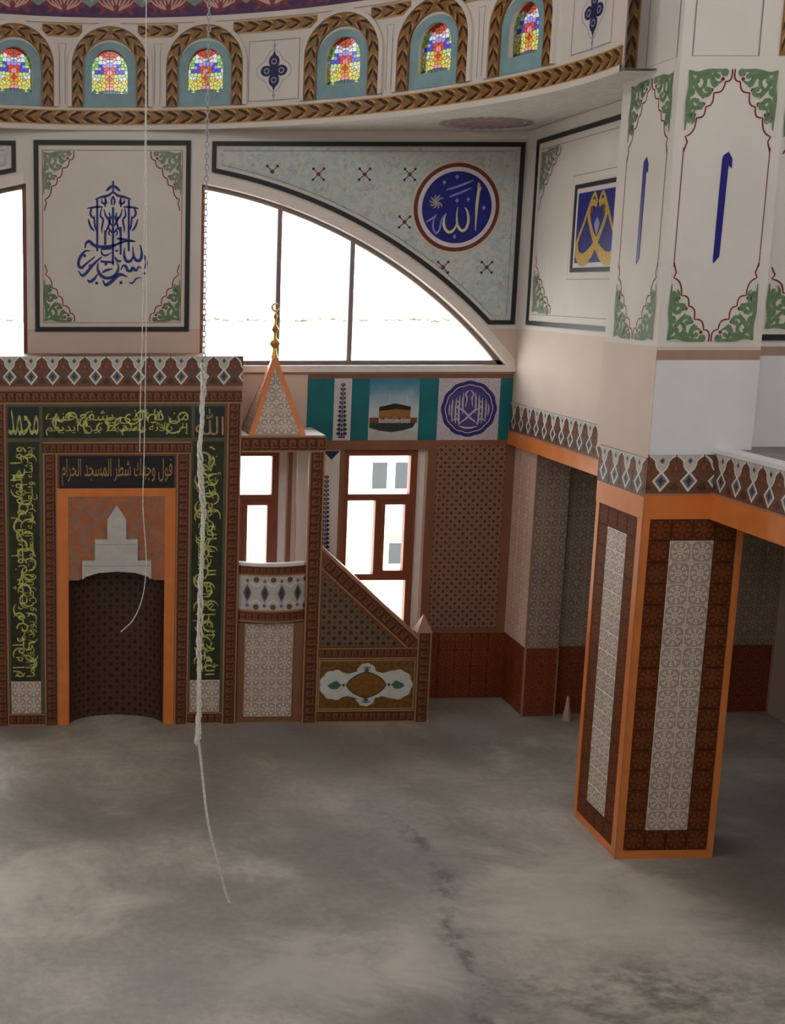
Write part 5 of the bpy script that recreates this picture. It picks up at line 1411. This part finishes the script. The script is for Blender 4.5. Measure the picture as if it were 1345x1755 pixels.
# stair side
stair = [(2.99, 0), (4.175, 0), (4.175, 1.06), (2.99, 2.155)]
mb = MB(FB); mb.ex(stair, -.85, 0, 0, 1); obj('stair_body', mb, ['key_brown', 'plain_brown'], mn)
L_ = math.hypot(1.185, 1.095); nx_, nz_ = -1.095 / L_, -1.185 / L_
key_strip('slope_border', FB, (4.175, 1.06), (2.99 + .125, 2.155 - .1155), .185, mn)
mb = MB(FB); mb.ex([(2.975, 2.15), (4.175, 1.042), (4.175, 1.085), (2.975, 2.195)], -.85, .025); obj('handrail', mb, 'cornice', mn)
tri = [(3.0, .955), (3.955, .955), (3.0, 1.865)]
a = clip(tri, tri)
mb = MB(FB); mb.ex(tri, 0, .004); obj('tile_bed', mb, 'grout', mn)
for j in range(5):
    for i in range(5):
        c = [(3.0 + .198 * i + .0012, .955 + .198 * j + .0012), (3.0 + .198 * (i + 1) - .0012, .955 + .198 * j + .0012), (3.0 + .198 * (i + 1) - .0012, .955 + .198 * (j + 1) - .0012), (3.0 + .198 * i + .0012, .955 + .198 * (j + 1) - .0012)]
        q = clip(c, tri)
        if len(q) > 2:
            mb = MB(FB); mb.ex(q, .004, .012); obj('lattice_tile', mb, 'stair_print', mn)
key_strip('key_border', FB, (2.99, .80), (4.175, .80), .135, mn)
key_strip('key_border', FB, (2.99, 0), (4.175, 0), .155, mn)
# cartouche panel
mb = MB(FB); mb.bx(2.99, 4.175, .155, .80, 0, .008, 0); mb.rect(3.0, 4.165, .165, .785, .012, .008, .012, 1); cp = obj('cartouche_panel', mb, ['panel_gold', 'key_tan'], mn)
cxm, czm = 3.575, .475
def lobes(sc_):
    pts = []
    for (ox, oz, r, a0, a1) in ((.0, .155, .115, -20, 200), (-.375, 0, .185, 60, 300), (.0, -.155, .115, 160, 380), (.375, 0, .185, -120, 120)):
        for k in range(25):
            a = math.radians(a0 + (a1 - a0) * k / 24); rr = r * (1 + .04 * math.cos(9 * a)); pts.append((cxm + (ox + rr * math.cos(a)) * sc_, czm + (oz + rr * math.sin(a)) * sc_))
    return pts
mb = MB(FB); mb.ex(lobes(1.0), .008, .016); mb.disc((cxm, czm), .36, .0155, 0, 32, ry=.175); obj('white_cartouche', mb, 'panel_white', cp)
mb = MB(FB)
dm = [(cxm + .235 * math.copysign(abs(math.cos(t)) ** 1.3, math.cos(t)), czm + .16 * math.copysign(abs(math.sin(t)) ** 1.3, math.sin(t))) for t in [2 * PI * k / 48 for k in range(48)]]
mb.ex(dm, .016, .020, 0); mb.rib([(x, z) for x, z in dm], .012, .0205, 1, closed=True)
for s in (-1, 1):
    mb.ex([(cxm + s * .30, czm), (cxm + s * .36, czm + .055), (cxm + s * .44, czm + .02), (cxm + s * .47, czm - .012), (cxm + s * .42, czm - .05), (cxm + s * .35, czm - .05)][::s], .016, .02, 2)
    mb.disc((cxm + s * .275, czm), .02, .0195, 2, 8); mb.disc((cxm, czm + s * .185), .03, .0195, 2, 8)
    mb.rib([(cxm - .05, czm + s * .21), (cxm, czm + s * .225), (cxm + .05, czm + s * .21)], .01, .0195, 3)
obj('cartouche_flowers', mb, ['panel_core', 'print_dark', 'panel_green', 'blue_ink'], cp)
# newel with pyramid cap
dbox('newel', 4.175, 4.345, 0, 1.115, 'key_brown', MY - .01, MY + .17)
key_strip('newel_key', FQ(MY - .01), (4.345, 0), (4.345, 1.115), .17, mn, 0, .008)
mb = MB(); b_ = [(4.165, MY - .02, 1.115), (4.355, MY - .02, 1.115), (4.355, MY + .18, 1.115), (4.165, MY + .18, 1.115)]; tp = (4.26, MY + .08, 1.325)
for k in range(4): mb.face([b_[k], b_[(k + 1) % 4], tp])
mb.face(b_[::-1]); obj('newel_cap', mb, 'cornice', mn)
mb = MB(); mb.box3(4.345, 4.352, MY - .02, YQ - .012, 0, .02); obj('foot_edge', mb, 'sill_white', mn)
# steps behind the stair side
for k in range(6):
    mb = MB(); mb.box3(3.0 + k * .19, 4.17, MY + .06, YQ - .06, .18 * (5 - k), .18 * (6 - k)); obj('stair_step', mb, 'white_paint', mn)
# pointed roof
ro = (2.43, 14.42); hb = .325; z0, z1 = 3.495, 4.42
mb = MB(); bs = [(ro[0] - hb, ro[1] - hb, z0), (ro[0] + hb, ro[1] - hb, z0), (ro[0] + hb, ro[1] + hb, z0), (ro[0] - hb, ro[1] + hb, z0)]; tp = (ro[0], ro[1], z1)
for k in range(4): mb.face([bs[k], bs[(k + 1) % 4], tp])
mb.face(bs[::-1]); roof = obj('pointed_roof', mb, 'grout_pale', mn)
for fi in range(4):
    A, B_, T = Vector(bs[fi]), Vector(bs[(fi + 1) % 4]), Vector(tp); mid = (A + B_) / 2; eu = (B_ - A).normalized(); ev = (T - mid); hl = ev.length; ev = ev.normalized(); en = eu.cross(ev)
    Fr = lambda u, v, w, mid=mid, eu=eu, ev=ev, en=en: tuple(mid + eu * u + ev * v + en * w)
    ins = hb - .06; tri = [(-ins, .01), (ins, .01), (0, hl - .16)]
    for j in range(5):
        for i in range(4):
            c0 = -.39 + .195 * i; q = clip([(c0 + .002, .01 + .19 * j + .002), (c0 + .193, .01 + .19 * j + .002), (c0 + .193, .01 + .19 * (j + 1)), (c0 + .002, .01 + .19 * (j + 1))], tri)
            if len(q) > 2:
                mb = MB(Fr); mb.ex(q, 0, .006)
                mb.uv = [[((p[0] - c0) / .195, (p[1] - .01 - .19 * j) / .19) for p in f] for f in mb.uv]
                obj('roof_tile', mb, 'tile_light', roof)
    mb = MB(Fr); mb.ex([(-hb, 0), (-ins + .0, 0), (0, hl - .15), (0, hl)], 0, .010); mb.ex([(ins, 0), (hb, 0), (0, hl), (0, hl - .15)], 0, .010); obj('roof_edge', mb, 'orange', roof)
fin = MB(); fin.sm = True
fin.lathe([(.045, -.05), (.03, 0), (.02, .06), (.05, .09), (.065, .12), (.05, .15), (.018, .18), (.016, .24), (.035, .26), (.045, .285), (.03, .31), (.012, .34), (.010, .40), (.022, .415), (.026, .435), (.012, .46), (.004, .50)], (ro[0], ro[1], z1), 14)
cr = []
for k in range(19):
    a = math.radians(-70 + 320 * k / 18 - 90 + 90); cr.append((ro[0] - .0 + .042 * math.cos(a + 1.9), ro[1], z1 + .535 + .042 * math.sin(a + 1.9)))
fin.tube(cr, [.004 + .010 * math.sin(PI * k / 18) for k in range(19)], 8)
obj('finial', fin, 'gilt', roof)

# ================================================================== HANGING CHAIN AND CORDS
hc = thing('hanging_chain', (1.07, 9.66, 0), 'pale twisted rope and chain hanging from the dome to the floor', 'rope')
mb = MB(); z = 12.6; k = 0
while z > 4.55:
    pts = []
    for i in range(13):
        a = 2 * PI * i / 12; dx, dz = .013 * math.cos(a), .026 * math.sin(a)
        pts.append((1.07 + (dx if k % 2 else 0), 9.66 + (0 if k % 2 else dx), z + dz))
    mb.tube(pts, .0045, 5); z -= .042; k += 1
obj('chain_links', mb, 'chain_metal', hc, kind='stuff')
core = smooth([(1.07, 9.66, 4.60), (1.065, 9.66, 4.2), (1.05, 9.655, 3.85), (1.085, 9.66, 3.40), (1.075, 9.66, 2.9), (1.07, 9.66, 2.3), (1.075, 9.66, 1.9), (1.073, 9.66, 1.50)], 40)
mb = MB(); mb.sm = True
n = len(core)
for s in range(3):
    P2 = []
    for i, p in enumerate(core):
        a = i * .26 + s * 2 * PI / 3; r = .013 + .006 * math.sin(i * .07 + s)
        P2.append((p[0] + r * math.cos(a), p[1] + r * math.sin(a), p[2]))
    mb.tube(P2, .011, 6)
mb.tube(smooth([(1.075, 9.655, 1.60), (1.068, 9.65, 1.54), (1.06, 9.66, 1.47), (1.075, 9.665, 1.44)], 6), .022, 7)
obj('twisted_rope', mb, 'rope', hc)
mb = MB(); mb.sm = True
mb.tube(smooth([(1.07, 9.66, 1.5), (1.095, 9.66, 1.32), (1.158, 9.66, .8), (1.245, 9.66, .43), (1.33, 9.66, .10), (1.36, 9.655, .012)], 8), .0115, 7)
obj('rope_tail', mb, 'rope', hc)
h2 = thing('dangling_string', (.61, 9.66, 2.4), 'thin pale cord with a curved loose end hanging before the prayer niche', 'cord')
mb = MB(); mb.sm = True
mb.tube(smooth([(.60, 9.66, 12.6), (.598, 9.66, 9), (.60, 9.66, 7.2), (.615, 9.66, 5.2), (.612, 9.66, 4.4), (.606, 9.66, 3.9), (.600, 9.66, 3.45), (.628, 9.66, 3.02), (.604, 9.66, 2.73), (.53, 9.66, 2.53), (.425, 9.66, 2.42)], 8), .004, 6)
obj('long_cord', mb, 'rope', h2)
mb = MB(); mb.sm = True
mb.tube(smooth([(.600, 9.665, 7.2), (.597, 9.668, 6.0), (.585, 9.67, 4.8), (.575, 9.67, 4.3), (.572, 9.67, 3.9)], 8), .004, 6)
obj('short_cord', mb, 'rope', h2)

# ================================================================== OUTSIDE
mb = MB(); mb.F = lambda u, v, w: (u, v, w)
mb.face([(-800, 16, -3.5), (800, 16, -3.5), (800, 1500, -3.5), (-800, 1500, -3.5)])
obj('ground', mb, 'earth', kind='structure', label='pale bright open land outside the windows')
def house(name, x0, x1, y0, y1, zt, rz, wall, label, wins):
    t = thing(name, ((x0 + x1) / 2, (y0 + y1) / 2, -3.5), label, 'house')
    mb = MB(); mb.box3(x0, x1, y0, y1, -3.5, zt); obj('wall', mb, wall, t)
    ym = (y0 + y1) / 2; mb = MB()
    e = .3
    mb.face([(x0 - e, y0 - e, zt - .1), (x1 + e, y0 - e, zt - .1), (x1 + e, ym, rz), (x0 - e, ym, rz)]); mb.face([(x0 - e, y1 + e, zt - .1), (x1 + e, y1 + e, zt - .1), (x1 + e, ym, rz), (x0 - e, ym, rz)])
    mb.face([(x0, y0, zt), (x0, y1, zt), (x0, ym, rz - .05)]); mb.face([(x1, y0, zt), (x1, y1, zt), (x1, ym, rz - .05)]); obj('roof', mb, 'roof_pink', t)
    for a, b, c, d in wins:
        mb = MB(FQ(y0)); mb.bx(a, b, c, d, 0, .04, 0); wn = obj('house_window', mb, 'house_white', t)
        mb = MB(FQ(y0)); mb.bx(a + .06, b - .06, c + .06, d - .06, .04, .05, 0); obj('pane', mb, 'dark_pane', wn)
house('yellow_house', 5.2, 9.6, 30, 35, -.8, -.2, 'house_yellow', 'pale yellow house with low roof outside the tall window', [(8.0, 8.65, -1.75, -1.1)])
house('white_house', 9.5, 17.5, 47, 54, -1.1, .4, 'house_white', 'white house with a row of dark windows seen beyond the low roof', [(11.8, 12.5, -2.75, -1.5), (12.7, 13.3, -2.75, -1.5), (13.5, 14.0, -2.75, -1.5)])
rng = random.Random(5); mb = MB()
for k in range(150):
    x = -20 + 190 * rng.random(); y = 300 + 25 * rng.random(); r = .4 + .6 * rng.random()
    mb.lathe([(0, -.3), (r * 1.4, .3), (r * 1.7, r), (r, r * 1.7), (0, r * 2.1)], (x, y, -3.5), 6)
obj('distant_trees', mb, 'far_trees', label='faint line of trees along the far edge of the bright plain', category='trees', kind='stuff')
